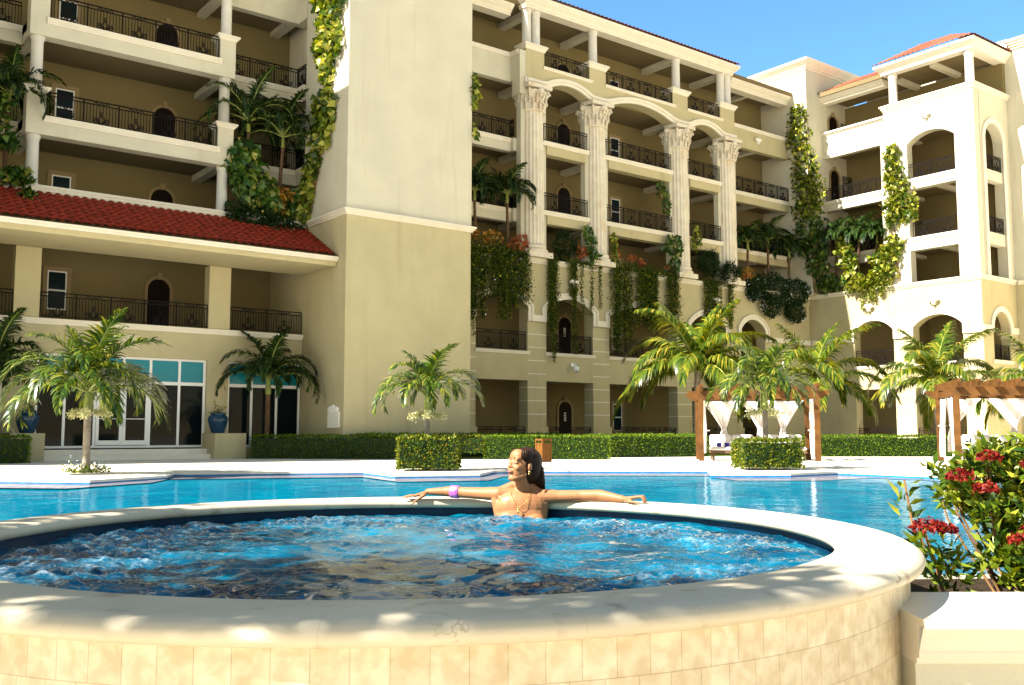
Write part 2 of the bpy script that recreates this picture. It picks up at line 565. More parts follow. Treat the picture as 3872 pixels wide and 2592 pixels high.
def door_at(u, zf, mp, w=0.86, h=2.25, panel=False):
    """arched dark door set in a stone surround with a keystone"""
    mb = MB()
    a = arc(u - w / 2, u + w / 2, zf + h - w / 2, w / 2, 16)
    mb.prism([(u + w / 2, zf), (u - w / 2, zf)] + a, -0.02, 0.05, mp)
    for k in (-1, 1):
        mb.prism([(u + k * 0.20 - 0.15, zf + 0.2), (u + k * 0.20 + 0.15, zf + 0.2), (u + k * 0.20 + 0.15, zf + 1.5), (u + k * 0.20 - 0.15, zf + 1.5)], -0.035, -0.02, mp)
    d = part(mb, 'door', 'door')
    sb = MB()
    inner = [(u - w / 2, zf)] + a + [(u + w / 2, zf)]
    b = arc(u - w / 2 - 0.12, u + w / 2 + 0.12, zf + h - w / 2, w / 2 + 0.12, 16)
    outer = [(u - w / 2 - 0.12, zf)] + b + [(u + w / 2 + 0.12, zf)]
    sb.ring(inner, outer, -0.06, 0.02, mp)
    sb.prism([(u - 0.07, zf + h - 0.02), (u + 0.07, zf + h - 0.02), (u + 0.11, zf + h + 0.24), (u - 0.11, zf + h + 0.24)], -0.10, 0.02, mp)
    part(sb, 'door_surround', 'surround', None, d)
    if panel:
        g = MB()
        for i in range(4):
            for j in (0, 1):
                g.prism([(u - 0.07 + j * 0.08, zf + 1.25 + i * 0.12), (u - 0.02 + j * 0.08, zf + 1.25 + i * 0.12), (u - 0.02 + j * 0.08, zf + 1.33 + i * 0.12), (u - 0.07 + j * 0.08, zf + 1.33 + i * 0.12)], -0.045, -0.02, mp)
        part(g, 'door_pane', 'frame', None, d)
    return d


def window_at(u, zf, mp, w=0.68, z0=0.75, z1=2.2):
    sb = MB()
    a, b, lo, hi = u - w / 2, u + w / 2, zf + z0, zf + z1
    t = 0.15
    for p in ([(a - t, lo - t), (b + t, lo - t), (b + t, lo), (a - t, lo)], [(a - t, hi), (b + t, hi), (b + t, hi + t), (a - t, hi + t)],
              [(a - t, lo), (a, lo), (a, hi), (a - t, hi)], [(b, lo), (b + t, lo), (b + t, hi), (b, hi)]):
        sb.prism(p, -0.05, 0.02, mp)
    o = part(sb, 'window', 'surround')
    f = MB()
    k = 0.05
    m = (lo + hi) / 2
    for p in ([(a, lo), (b, lo), (b, lo + k), (a, lo + k)], [(a, hi - k), (b, hi - k), (b, hi), (a, hi)], [(a, lo + k), (a + k, lo + k), (a + k, hi - k), (a, hi - k)],
              [(b - k, lo + k), (b, lo + k), (b, hi - k), (b - k, hi - k)], [(a + k, m - 0.03), (b - k, m - 0.03), (b - k, m + 0.03), (a + k, m + 0.03)]):
        f.prism(p, -0.03, 0.02, mp)
    part(f, 'window_frame', 'frame', None, o)
    g = MB()
    g.prism([(a + k, lo + k), (b - k, lo + k), (b - k, hi - k), (a + k, hi - k)], -0.012, 0.015, mp)
    part(g, 'pane', 'winglass', None, o)


def moulding(mb, u0, u1, z0, z1, d, mp, steps=3):
    """stepped moulding, widest at the top, proud of its wall by d"""
    for i in range(steps):
        a = z0 + (z1 - z0) * i / steps
        b = z0 + (z1 - z0) * (i + 1) / steps
        dd = d * (0.35 + 0.65 * (i + 1) / steps)
        mb.prism([(u0 - (dd if steps > 3 else 0), a), (u1 + (dd if steps > 3 else 0), a), (u1 + (dd if steps > 3 else 0), b), (u0 - (dd if steps > 3 else 0), b)], -dd, 0.02, mp)


YB = 38.75                          # rear wall of the loggias on the long side
FLOOR = {0: 0.30, 1: 4.70, 2: 8.25, 3: 11.62, 4: 15.08, 5: 18.40}
BEAM = {3: 11.03, 4: 14.48, 5: 17.94}

# rear wall of the long loggias, floors and ceilings
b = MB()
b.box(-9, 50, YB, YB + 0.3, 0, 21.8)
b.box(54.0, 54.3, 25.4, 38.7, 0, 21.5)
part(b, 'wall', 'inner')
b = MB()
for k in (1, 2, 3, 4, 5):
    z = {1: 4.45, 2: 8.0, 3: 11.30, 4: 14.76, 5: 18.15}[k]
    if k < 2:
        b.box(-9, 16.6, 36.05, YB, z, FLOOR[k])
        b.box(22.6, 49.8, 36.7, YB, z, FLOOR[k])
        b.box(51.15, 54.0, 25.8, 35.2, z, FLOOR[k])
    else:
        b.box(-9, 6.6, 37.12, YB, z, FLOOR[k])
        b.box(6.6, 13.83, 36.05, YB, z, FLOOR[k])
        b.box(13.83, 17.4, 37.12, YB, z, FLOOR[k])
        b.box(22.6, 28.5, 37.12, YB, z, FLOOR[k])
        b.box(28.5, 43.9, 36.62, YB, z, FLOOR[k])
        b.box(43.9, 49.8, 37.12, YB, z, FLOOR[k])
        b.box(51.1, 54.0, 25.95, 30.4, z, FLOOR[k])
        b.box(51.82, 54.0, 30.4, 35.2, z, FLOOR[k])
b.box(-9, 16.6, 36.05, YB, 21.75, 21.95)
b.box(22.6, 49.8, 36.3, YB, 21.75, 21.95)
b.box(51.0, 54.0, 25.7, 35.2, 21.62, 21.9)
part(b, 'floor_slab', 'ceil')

# ---- left wing ------------------------------------------------------------
YL = 35.5
for k in (3, 4, 5):
    z = BEAM[k]
    b = MB()
    b.box(6.6, 13.83, YL, YL + 0.5, z, z + 0.62)
    b.box(13.33, 13.83, YL + 0.5, 36.75, z, z + 0.6)
    b.box(6.6, 7.1, YL + 0.5, 36.75, z, z + 0.6)
    top = 1.45 if k < 5 else 1.3
    if k == 5:
        b.box(7.2, 13.22, YL + 0.003, YL + 0.5, z + 0.62, z + 1.3)
    for x0, x1 in ((6.6, 7.2), (13.22, 13.83)):
        b.box(x0, x1, YL + 0.002, YL + 0.55, z + 0.62, z + top)
    for x in (13.4, 6.7):
        b.box(x, x + 0.36, 36.75, YB, z + 0.02, z + 0.27)
    part(b, 'balcony_beam', 'cream')
    t = MB()
    moulding(t, 7.12, 13.3, z + 0.44, z + 0.66, 0.09, mapA(YL))
    for x0, x1 in ((6.6, 7.2), (13.22, 13.83)):
        t.frustum(x0 - 0.02, x1 + 0.02, YL - 0.02, YL + 0.57, z + top, z + top + 0.12, 0.09)
        t.box(x0 - 0.13, x1 + 0.13, YL - 0.13, YL + 0.68, z + top + 0.12, z + top + 0.19)
    part(t, 'moulding', 'trim')
    for x in (6.9, 13.53):
        c = MB()
        z1 = BEAM.get(k + 1, 21.5)
        c.lathe([(0.24, 0), (0.24, 0.1), (0.205, 0.16), (0.195, z1 - z - top - 0.35), (0.24, z1 - z - top - 0.25), (0.24, z1 - z - top - 0.19)], (x, YL + 0.28, z + top + 0.19), 20)
        part(c, 'column', 'column', 40)
    if k < 5:
        railing(hotel, [((7.24, YL + 0.06), (13.18, YL + 0.06), z + 0.66)])
for x in (6.9, 13.53):
    c = MB()
    c.lathe([(0.25, 0), (0.25, 0.1), (0.205, 0.16), (0.195, 1.6), (0.24, 1.7), (0.24, 1.80)], (x, YL + 0.28, 9.24), 20)
    part(c, 'column', 'column', 40)
# recessed balconies at both ends of the left wing
for k in (3, 4, 5):
    z = BEAM[k]
    b = MB()
    if k < 5:
        b.box(13.84, 17.0, 36.76, 37.1, z, z + 0.62)
        b.box(17.0, 17.5, 36.0, 37.1, z, z + 0.62)
        b.box(-3, 6.59, 36.76, 37.1, z, z + 0.62)
    else:
        b.box(13.84, 17.0, 36.76, 37.1, z, z + 1.7)
        b.box(17.0, 17.5, 36.0, 37.1, z, z + 1.7)
        b.box(-3, 6.59, 36.76, 37.1, z, z + 1.7)
    b.box(16.6, 17.0, 37.1, YB, z, z + 0.27)
    part(b, 'balcony_beam', 'cream')
    t = MB()
    zz = z + (0.42 if k < 5 else 1.45)
    moulding(t, 13.84, 17.0, zz, zz + 0.22, 0.08, mapA(36.76))
    moulding(t, 36.05, 36.76, zz, zz + 0.22, 0.08, mapB(17.0))
    moulding(t, -3, 6.58, zz, zz + 0.22, 0.08, mapA(36.76))
    part(t, 'moulding', 'trim')
    if k < 5:
        railing(hotel, [((13.9, 36.82), (17.03, 36.82), z + 0.64), ((17.03, 36.8), (17.03, 36.0), z + 0.64)])
        railing(hotel, [((2.9, 36.82), (6.55, 36.82), z + 0.64)])
# second floor: coping above the tiled skirt roof
t = MB()
t.box(-3, 13.83, YL - 0.02, YL + 0.5, 8.1, 8.98)
t.box(13.83, 16.84, YL - 0.02, YL + 0.3, 8.1, 8.98)
moulding(t, -3, 16.84, 8.96, 9.25, 0.14, mapA(YL - 0.02), 3)
part(t, 'parapet', 'trim')
# barrel tiled skirt roof
b = MB()
xs = np.arange(-3, 16.84 + 1e-6, 0.29 / 10)
rows = 9
yt, zt, ye, ze = 35.42, 8.98, 32.62, 7.46
vs, fs = [], []
nx = len(xs)
rowpts = []
for r_ in range(rows):
    for e in (0, 1):
        t_ = (r_ + e) / rows
        rowpts.append((yt + (ye - yt) * t_, zt + (ze - zt) * t_ + (0.055 if e else 0.0)))
for (y, z) in rowpts:
    for i, x in enumerate(xs):
        p = (x / 0.29) % 1.0
        hgt = 0.085 * abs(math.sin(math.pi * p)) ** 0.8
        vs.append((x, y, z + hgt))
for r_ in range(len(rowpts) - 1):
    for i in range(nx - 1):
        fs.append((r_ * nx + i, r_ * nx + i + 1, (r_ + 1) * nx + i + 1, (r_ + 1) * nx + i))
b.add(vs, fs)
part(b, 'roof', 'tile', 60)
b = MB()
b.prism([(32.68, 7.46), (32.60, 7.34), (32.74, 7.22), (32.76, 7.14), (35.49, 7.14), (35.49, 8.8)], -3, 16.84, lambda u, d, z: (d, u, z))
part(b, 'eave', 'beige')
b = MB()
for i, dz in enumerate((0.0, 0.08)):
    b.prism([(32.69 - 0.05 * i, 7.30 + dz), (32.57 - 0.05 * i, 7.30 + dz), (32.55 - 0.05 * i, 7.375 + dz), (32.69 - 0.05 * i, 7.375 + dz)], -3, 16.84, lambda u, d, z: (d, u, z))
part(b, 'gutter_moulding', 'trim')

# first and ground floor of the left wing
b = MB()
wall(b, -3, 16.84, 0, 7.13, [(-2.4, 6.49, 4.75, 7.13, 0), (7.28, 13.06, 4.75, 7.13, 0), (13.88, 16.84, 4.75, 7.13, 0),
                             (-1.5, 6.3, 0.40, 3.6, 0), (7.28, 13.06, 0.40, 3.6, 0), (13.88, 16.84, 0.40, 3.6, 0)], 0.5, mapA(YL))
part(b, 'wall', 'beige')
t = MB()
moulding(t, -3, 16.84, 4.56, 4.76, 0.09, mapA(YL))
part(t, 'moulding', 'trim')
railing(hotel, [((7.3, YL + 0.08), (13.04, YL + 0.08), 4.79)])
railing(hotel, [((13.9, YL + 0.08), (16.82, YL + 0.08), 4.79)])
railing(hotel, [((-2.3, YL + 0.08), (6.47, YL + 0.08), 4.79)])
# glazed shop front
for xs_, door in (([7.28, 8.21, 9.20, 10.13, 11.06, 12.09, 13.06], True), ([13.88, 14.85, 15.86, 16.84], False), ([2.2, 3.2, 4.2, 5.3, 6.3], False)):
    f = MB()
    k = 0.045
    for x in xs_:
        lo, hi = (x, x + 0.09) if x == xs_[0] else ((x - 0.09, x) if x == xs_[-1] else (x - k, x + k))
        if door and abs(x - 10.13) < 0.01:
            f.box(lo, hi, YL + 0.12, YL + 0.2, 2.8, 3.52)
        else:
            f.box(lo, hi, YL + 0.12, YL + 0.2, 0.48, 3.52)
    f.box(xs_[0], xs_[-1], YL + 0.115, YL + 0.205, 3.52, 3.6)
    f.box(xs_[0], xs_[-1], YL + 0.115, YL + 0.205, 2.64, 2.76)
    f.box(xs_[0], xs_[-1], YL + 0.115, YL + 0.205, 0.40, 0.48)
    o = part(f, 'shop_window', 'frame')
    g = MB()
    g.box(xs_[0], xs_[-1], YL + 0.15, YL + 0.17, 0.48, 2.64)
    part(g, 'pane', 'glass', None, o)
    g = MB()
    g.box(xs_[0], xs_[-1], YL + 0.15, YL + 0.17, 2.76, 3.52)
    part(g, 'transom_pane', 'teal', None, o)
    if door:
        for x0, x1 in ((9.25, 10.13), (10.14, 11.01)):
            d = MB()
            d.box(x0, x0 + 0.10, YL + 0.09, YL + 0.15, 0.50, 2.63)
            d.box(x1 - 0.10, x1, YL + 0.09, YL + 0.15, 0.50, 2.63)
            d.box(x0 + 0.10, x1 - 0.10, YL + 0.09, YL + 0.15, 2.50, 2.63)
            d.box(x0 + 0.10, x1 - 0.10, YL + 0.09, YL + 0.15, 0.50, 0.66)
            dd = part(d, 'door', 'frame')
            h = MB()
            h.box(x0 + 0.10, x1 - 0.10, YL + 0.10, YL + 0.13, 1.40, 1.425)
            part(h, 'push_bar', 'white_plastic', None, dd)
            h = MB()
            xx = x1 - 0.05 if x0 < 10 else x0 + 0.05
            h.tube([(xx, YL + 0.09, 1.15), (xx, YL + 0.02, 1.18), (xx, YL + 0.02, 1.40), (xx, YL + 0.09, 1.43)], 0.018, 6)
            part(h, 'handle', 'white_plastic', None, dd)
for x0, x1 in ((6.35, 7.36), (12.95, 14.12)):
    b = MB()
    b.box(x0, x1, 34.25, YL - 0.002, 0.0, 0.91)
    part(b, 'plinth', 'beige')
b = MB()
b.box(7.37, 12.94, 34.95, YL - 0.003, 0, 0.36)
b.box(7.38, 12.93, 34.55, 34.95, 0, 0.18)
b.box(7.37, 13.2, YL, YL + 0.1, 0.36, 0.40)
part(b, 'steps', 'deck')
# doors and windows on the rear wall of the left wing
mA = mapA(YB)
for zf, wz in ((FLOOR[1], 0), (8.30, 0), (FLOOR[3], 0), (FLOOR[4] - 0.0, 0)):
    door_at(12.22, zf, mA)
    window_at(8.5, zf, mA)
# top of the left wing, above the frame
b = MB()
b.box(-3, 13.85, YL - 0.3, YB + 0.3, 21.95, 22.3)
part(b, 'cornice', 'trim')
b = MB()
b.add([(-3, YL - 0.4, 22.3), (13.95, YL - 0.4, 22.3), (13.95, 39, 23.9), (-3, 39, 23.9)], [(0, 1, 2, 3)])
part(b, 'roof', 'tile_sun')

# ---- the two plain towers ---------------------------------------------------
for x0, x1, mirror in ((16.85, 22.5, False), (-3.0, 4.1, True)):
    b = MB()
    b.box(x0, x1, 32.0, 35.62, 9.2, 26.0)
    if not mirror:
        b.box(17.52, x1, 35.62, 39.0, 9.2, 26.0)
    part(b, 'tower_wall', 'cream')
    b = MB()
    b.box(x0 + 0.02, x1 - 0.02, 32.02, 39.0, 0, 9.2)
    part(b, 'tower_wall', 'beige')
    t = MB()
    for i, (z0, z1, d) in enumerate(((9.0, 9.07, 0.05), (9.07, 9.14, 0.10), (9.14, 9.22, 0.16))):
        t.box(x0 - d, x1 + d, 32.0 - d, 35.60, z0, z1)
    part(t, 'moulding', 'trim')
    t = MB()
    t.frustum(x0, x1, 32.0, 39.0, 26.0, 26.4, 0.3)
    part(t, 'cornice', 'trim')

# ---- middle wing --------------------------------------------------------------
YM, YR = 36.0, 36.75
CC = [29.08, 33.20, 39.33, 43.30]           # axes of the four big columns
# lower two storeys
b = MB()
HOLE = [(25.57, 28.57), (29.71, 32.72), (33.83, 38.75), (39.88, 42.70), (44.05, 46.20)]
wall(b, 22.5, 50.5, 0, 9.02, [(a, c, 4.74, 7.42, 0.60) for a, c in HOLE] + [(a, c, 0.30, 3.38, 0) for a, c in HOLE], 0.65, mapA(YM))
part(b, 'wall', 'beige')
t = MB()
for i, (a, c) in enumerate(HOLE):
    zs = 6.82
    inn = [(a, 6.2), (a, zs)] + arc(a, c, zs, 0.6, 16)[1:-1] + [(c, zs), (c, 6.2)]
    oo = arc(a - 0.30, c + 0.30, zs + 0.12, 0.78, 16)
    out = [(a - 0.30, 6.2), (a - 0.30, zs + 0.1)] + oo[1:-1] + [(c + 0.30, zs + 0.1), (c + 0.30, 6.2)]
    t.ring(inn, out, -0.07, 0.02, mapA(YM))
    inn2 = [(u, z) for u, z in inn]
    mid = [((p[0] + q[0] * 2) / 3, (p[1] + q[1] * 2) / 3) for p, q in zip(inn, out)]
    t.ring(mid, out, -0.12, -0.07, mapA(YM))
prev = 25.26
for a, c in zip([h[1] for h in HOLE], [h[0] for h in HOLE[1:]] + [50.45]):
    t.prism([(a + 0.30, 6.2), (c - (0.30 if c < 50 else 0), 6.2), (c - (0.30 if c < 50 else 0), 6.5), (a + 0.30, 6.5)], -0.115, 0.02, mapA(YM))
    t.prism([(a + 0.03, 6.2), (c - 0.03, 6.2), (c - 0.03, 6.32), (a + 0.03, 6.32)], -0.068, 0.02, mapA(YM))
part(t, 'arch_trim', 'trim')
t = MB()
for a, c in HOLE:
    moulding(t, a - 0.05, c + 0.12, 4.60, 4.76, 0.09, mapA(YM))
part(t, 'moulding', 'trim')
t = MB()
PIER = [(25.27, 25.57), (28.57, 29.71), (32.72, 33.83), (38.75, 39.88), (42.70, 44.05), (46.2, 47.0)]
for a, c in PIER:
    for z in (1.81, 2.44, 3.07, 3.71, 4.34, 4.97, 5.59):
        t.prism([(a + 0.004, z - 0.022), (c - 0.004, z - 0.022), (c - 0.004, z + 0.022), (a + 0.004, z + 0.022)], -0.008, 0.0, mapA(YM))
        if z < 3.3:
            t.box(a - 0.008, a, YM - 0.008, YM + 0.65, z - 0.022, z + 0.022)
part(t, 'groove_trim', 'trim')
b = MB()
for a, c in PIER:
    b.box(a - 0.06, c + 0.06, YM - 0.07, YM + 0.7, 0, 1.22)
part(b, 'pier_base', 'beige')
for a, c in HOLE[:5]:
    railing(hotel, [((a + 0.05, YM + 0.1), (c - 0.05, YM + 0.1), 4.80)])
    railing(hotel, [((a + 0.1, YM + 0.1), (c - 0.1, YM + 0.1), 0.34)])
# coping between the lower storeys and the planters
t = MB()
t.box(22.5, 50.4, YM - 0.03, YM + 0.55, 9.0, 9.08)
t.box(22.5, 50.35, YM - 0.08, YM + 0.55, 9.08, 9.16)
t.box(22.5, 50.3, YM - 0.13, YM + 0.55, 9.16, 9.24)
part(t, 'coping', 'trim')
# piers, beams and the five arches of the projecting block
b = MB()
for c in CC:
    b.box(c - 0.78, c + 0.78, YM + 0.16, YM + 0.5, 9.24, 17.72)
    b.box(c - 0.2, c + 0.2, YM + 0.5, YB, 14.5, 14.76)
    b.box(c - 0.2, c + 0.2, YM + 0.5, YB, 11.05, 11.30)
    b.box(c - 0.2, c + 0.2, YM + 0.5, YB, 17.85, 18.15)
    b.box(c - 0.2, c + 0.2, YM + 0.5, YB, 21.45, 21.75)
for x in (25.4, 46.8):
    for z in (14.5, 11.05, 17.85, 21.45):
        b.box(x, x + 0.4, YR + 0.3, YB, z, z + 0.26)
part(b, 'pier', 'cream')
for k in (3, 4):
    z = BEAM[k]
    for c0, c1 in zip(CC[:-1], CC[1:]):
        b = MB()
        b.box(c0 + 0.78, c1 - 0.78, YM + 0.06, YM + 0.5, z, z + 0.62)
        part(b, 'balcony_beam', 'beige')
        t = MB()
        moulding(t, c0 + 0.5, c1 - 0.62, z + 0.42, z + 0.64, 0.08, mapA(YM + 0.06))
        part(t, 'moulding', 'trim')
        railing(hotel, [((c0 + 0.62, YM + 0.14), (c1 - 0.66, YM + 0.14), z + 0.67)])
b = MB()
PED = [(28.5, 29.64), (32.63, 33.75), (38.75, 39.93), (42.66, 43.88)]
arch_holes = []
for (p0, p1), (q0, q1) in zip(PED[:-1], PED[1:]):
    arch_holes.append((p1 + 0.16, q0 - 0.03, 17.68, 18.14 + (0.10 if q0 - p1 > 4 else 0), 0.42 + (0.10 if q0 - p1 > 4 else 0)))
wall(b, 28.5, 43.88, 17.68, 18.85, arch_holes, 0.6, mapA(YM))
for p0, p1 in PED:
    b.box(p0, p1, YM + 0.002, YM + 0.6, 18.85, 19.50)
part(b, 'arcade_wall', 'beige')
t = MB()
pin, pout = [(28.46, 17.72)], [(28.46, 18.02)]
for h in arch_holes:
    n = 18
    a_in = arc(h[0], h[1], h[3] - h[4], h[4], n)
    a_out = arc(h[0] - 0.22, h[1] + 0.22, h[3] - h[4] + 0.26, h[4] + 0.04, n)
    pin += [(h[0] - 0.03, 17.74)] + a_in[1:-1] + [(h[1] + 0.03, 17.74)]
    pout += [(h[0] - 0.3, 18.02)] + a_out[1:-1] + [(h[1] + 0.3, 18.02)]
pin.append((43.92, 17.72))
pout.append((43.92, 18.02))
t.ring(pin, pout, -0.09, 0.02, mapA(YM))
mid = [((p[0] + q[0]) / 2, (p[1] + q[1]) / 2) for p, q in zip(pin, pout)]
t.ring(mid, pout, -0.15, -0.088, mapA(YM))
t.box(28.36, 28.5, YM - 0.15, YM + 0.6, 17.74, 18.02)
part(t, 'arch_trim', 'trim')
t = MB()
for (p0, p1), (q0, q1) in zip(PED[:-1], PED[1:]):
    moulding(t, p1 - 0.05, q0 + 0.2, 18.68, 18.83, 0.08, mapA(YM))
for p0, p1 in PED:
    t.frustum(p0 - 0.02, p1 + 0.02, YM - 0.02, YM + 0.62, 19.50, 19.68, 0.10)
    t.box(p0 - 0.15, p1 + 0.15, YM - 0.15, YM + 0.75, 19.68, 19.78)
part(t, 'moulding', 'trim')
for (p0, p1), (q0, q1) in zip(PED[:-1], PED[1:]):
    railing(hotel, [((p1 + 0.02, YM + 0.08), (q0 - 0.02, YM + 0.08), 18.86)], 0.78)
for x in (28.76, 29.32, 33.12, 39.32, 43.04, 43.60):
    c = MB()
    c.lathe([(0.27, 0), (0.27, 0.08), (0.235, 0.13), (0.225, 1.6), (0.26, 1.68), (0.26, 1.80)], (x, YM + 0.3, 19.78), 20)
    part(c, 'column', 'column', 40)
# the four giant fluted columns
for c in CC:
    s = MB()
    s.box(c - 0.72, c + 0.72, YM - 0.44, YM + 0.16, 9.24, 9.50)
    part(s, 'column_plinth', 'stone')
    s = MB()
    prof = [(0.76, 0), (0.80, 0.06), (0.80, 0.14), (0.70, 0.20), (0.72, 0.28), (0.72, 0.34), (0.64, 0.42)]
    s.lathe(prof, (c, YM + 0.33, 9.50), 36)
    o = part(s, 'giant_column', 'stone', 40)
    s = MB()
    s.lathe([(0.625, 0), (0.615, 2.4), (0.59, 5.0), (0.57, 6.5)], (c, YM + 0.33, 9.92), 120, 20, 0.055)
    part(s, 'shaft', 'stone', None, o)
    k = MB()
    k.lathe([(0.60, 0), (0.66, 0.03), (0.66, 0.10), (0.60, 0.13), (0.60, 0.3), (0.63, 0.6), (0.72, 0.95), (0.78, 1.02)], (c, YM + 0.33, 16.40), 32)
    for row, (zz, rr, hh, n) in enumerate(((16.55, 0.63, 0.42, 12), (16.85, 0.66, 0.45, 12))):
        for i in range(n):
            a = 2 * math.pi * (i + 0.5 * row) / n
            for q in range(4):
                f = q / 3
                r2 = rr + 0.02 + 0.13 * f * f
                k.ell((c + r2 * math.cos(a), YM + 0.33 + r2 * math.sin(a), zz + hh * (f - 0.15 * f * f * f)), (0.075 - 0.02 * f, 0.075 - 0.02 * f, 0.09), 7, 5)
    for sx in (-1, 1):
        for sy in (-1, 1):
            for q in range(9):
                th = q * 0.75
                rr = 0.17 - 0.016 * q
                d = 0.53 + rr * math.cos(th) * 0.6
                k.ell((c + sx * d, YM + 0.33 + sy * d, 17.30 + rr * math.sin(th)), (0.075, 0.075, 0.07), 7, 5)
    for a in (0, 1, 2, 3):
        th = a * math.pi / 2
        k.ell((c + 0.76 * math.cos(th), YM + 0.33 + 0.76 * math.sin(th), 17.38), (0.17, 0.17, 0.16), 9, 6)
        k.ell((c + 0.74 * math.cos(th), YM + 0.33 + 0.74 * math.sin(th), 17.16), (0.10, 0.10, 0.10), 8, 5)
    k.box(c - 0.74, c + 0.74, YM - 0.41, YM + 0.15, 17.52, 17.70)
    part(k, 'capital', 'stone', 50, o)
# recessed balconies beside the projecting block
for x0, x1, side in ((22.5, 28.12, 0), (44.3, 49.84, 1)):
    for k in (3, 4, 5):
        z = BEAM[k]
        top = 0.62
        if k == 5:
            top = 1.42 if side == 0 else 1.32
            z -= 0.0 if side == 0 else 0.12
        b = MB()
        b.box(x0, x1, YR, YR + 0.35, z, z + top)
        if side == 0:
            b.box(x1, x1 + (0.4 if k < 5 else 0.37), YM + (0.5 if k < 5 else 0.004), YR + 0.35, z, z + top)
            if k == 5:
                b.box(28.12, 28.49, YM + 0.003, YM + 0.62, 17.2, 17.94)
        else:
            b.box(x0 - 0.42, x0, YM + 0.5, YR + 0.35, z, z + top)
        part(b, 'balcony_beam', 'cream' if side == 0 else 'beige')
        t = MB()
        zz = z + top - 0.2
        moulding(t, x0, x1, zz, zz + 0.22, 0.08, mapA(YR))
        if k == 5 and side == 0:
            moulding(t, YM + 0.1, YR, zz, zz + 0.22, 0.08, mapB(x1))
        part(t, 'moulding', 'trim')
        if k < 5:
            if side == 0:
                railing(hotel, [((22.6, YR + 0.05), (x1 + 0.02, YR + 0.05), z + 0.66), ((x1 + 0.02, YR + 0.03), (x1 + 0.02, YM + 0.5), z + 0.66)])
            else:
                railing(hotel, [((x0 + 0.1, YR + 0.05), (x1 - 0.02, YR + 0.05), z + 0.66)])
# doors and windows of the middle wing
for zf in (FLOOR[0], FLOOR[1], 8.3, FLOOR[3], FLOOR[4], 18.35):
    door_at(33.2, zf, mA, panel=zf < 6)
    window_at(36.95, zf, mA)
for zf in (FLOOR[3], FLOOR[4]):
    door_at(46.45, zf, mA)


def band(mb, u0, u1, prof, mp, ends=True):
    """moulded band: prof is a list of (z, projection) from bottom to top"""
    for (za, da), (zb, db) in zip(prof[:-1], prof[1:]):
        ea, eb = (da, db) if ends else (0, 0)
        q = [mp(u0 - ea, -da, za), mp(u1 + ea, -da, za), mp(u1 + eb, -db, zb), mp(u0 - eb, -db, zb), mp(u0 - ea, 0.5, za), mp(u1 + ea, 0.5, za), mp(u1 + eb, 0.5, zb), mp(u0 - eb, 0.5, zb)]
        mb.add(q, [(0, 1, 2, 3), (0, 3, 7, 4), (1, 5, 6, 2), (4, 7, 6, 5)] + ([(0, 4, 5, 1)] if (za, da) == prof[0] else []) + ([(3, 2, 6, 7)] if (zb, db) == prof[-1] else []))
    return mb


def cornice(u0, u1, y, z0, z1, d, mp, ends=True):
    """flaring eave cornice along one wall"""
    h = z1 - z0
    return band(MB(), u0, u1, [(z0, d * .12), (z0 + h * .22, d * .12), (z0 + h * .22, d * .22), (z0 + h * .30, d * .25), (z0 + h * .42, d * .38), (z0 + h * .60, d * .72), (z0 + h * .72, d * .85), (z0 + h * .76, d * .95), (z1, d)], mp, ends)


def tile_roof(u0, u1, d0, z0, slope, run, mp, hip0=0.0, hip1=0.0, period=0.28):
    """barrel tiles climbing away from an eave; hip0 / hip1 shorten the ridge"""
    b = MB()
    n = int((u1 - u0) / (period / 6))
    rows_ = max(1, int(run / 0.38))
    vs, fs = [], []
    m = 0
    for r_ in range(rows_):
        for e in (0, 1):
            t_ = (r_ + e) / rows_
            a = u0 + hip0 * t_
            c = u1 - hip1 * t_
            for i in range(n + 1):
                u = a + (c - a) * i / n
                h = 0.075 * abs(math.sin(math.pi * u / period)) ** 0.8
                vs.append(mp(u, d0 + run * t_, z0 + slope * run * t_ + h + (0.05 if e == 0 else 0.0)))
            m += 1
    for r_ in range(m - 1):
        for i in range(n):
            fs.append((r_ * (n + 1) + i, r_ * (n + 1) + i + 1, (r_ + 1) * (n + 1) + i + 1, (r_ + 1) * (n + 1) + i))
    b.add(vs, fs)
    return b


part(cornice(28.5, 43.75, YM, 21.57, 22.12, 0.36, mapA(YM)), 'cornice', 'trim')
part(tile_roof(28.1, 44.15, -0.42, 22.12, 0.40, 3.6, mapA(YM), 1.5, 1.5), 'roof', 'tile_sun', 60)
part(cornice(22.5, 28.1, YR, 21.25, 21.75, 0.36, mapA(YR), False), 'cornice', 'trim')
part(cornice(44.2, 49.84, YR, 21.25, 21.75, 0.36, mapA(YR), False), 'cornice', 'trim')
part(tile_roof(44.2, 50.2, -0.42, 21.75, 0.40, 2.4, mapA(YR)), 'roof', 'tile_sun', 60)
part(tile_roof(22.5, 28.2, -0.42, 21.75, 0.40, 2.4, mapA(YR)), 'roof', 'tile_sun', 60)

# ---- stair tower in the inner corner ---------------------------------------------
XT, YT = 49.85, 35.33
b = MB()
b.box(XT, 55.0, YT, 39.5, 9.2, 23.25)
part(b, 'tower_wall', 'cream')
PROF = [(23.2, 0.05), (23.32, 0.05), (23.34, 0.11), (23.42, 0.15), (23.6, 0.32), (23.66, 0.38), (23.8, 0.42)]
t = band(MB(), XT, 55, PROF, mapA(YT))
part(t, 'cornice', 'trim')
t = band(MB(), YT + 0.5, 39.5, PROF, mapB(XT), False)
part(t, 'cornice', 'trim')
for zf, w in ((18.45, 0), (15.0, 0), (11.6, 0)):
    door_at(52.5, zf, mapA(YT - 0.02))

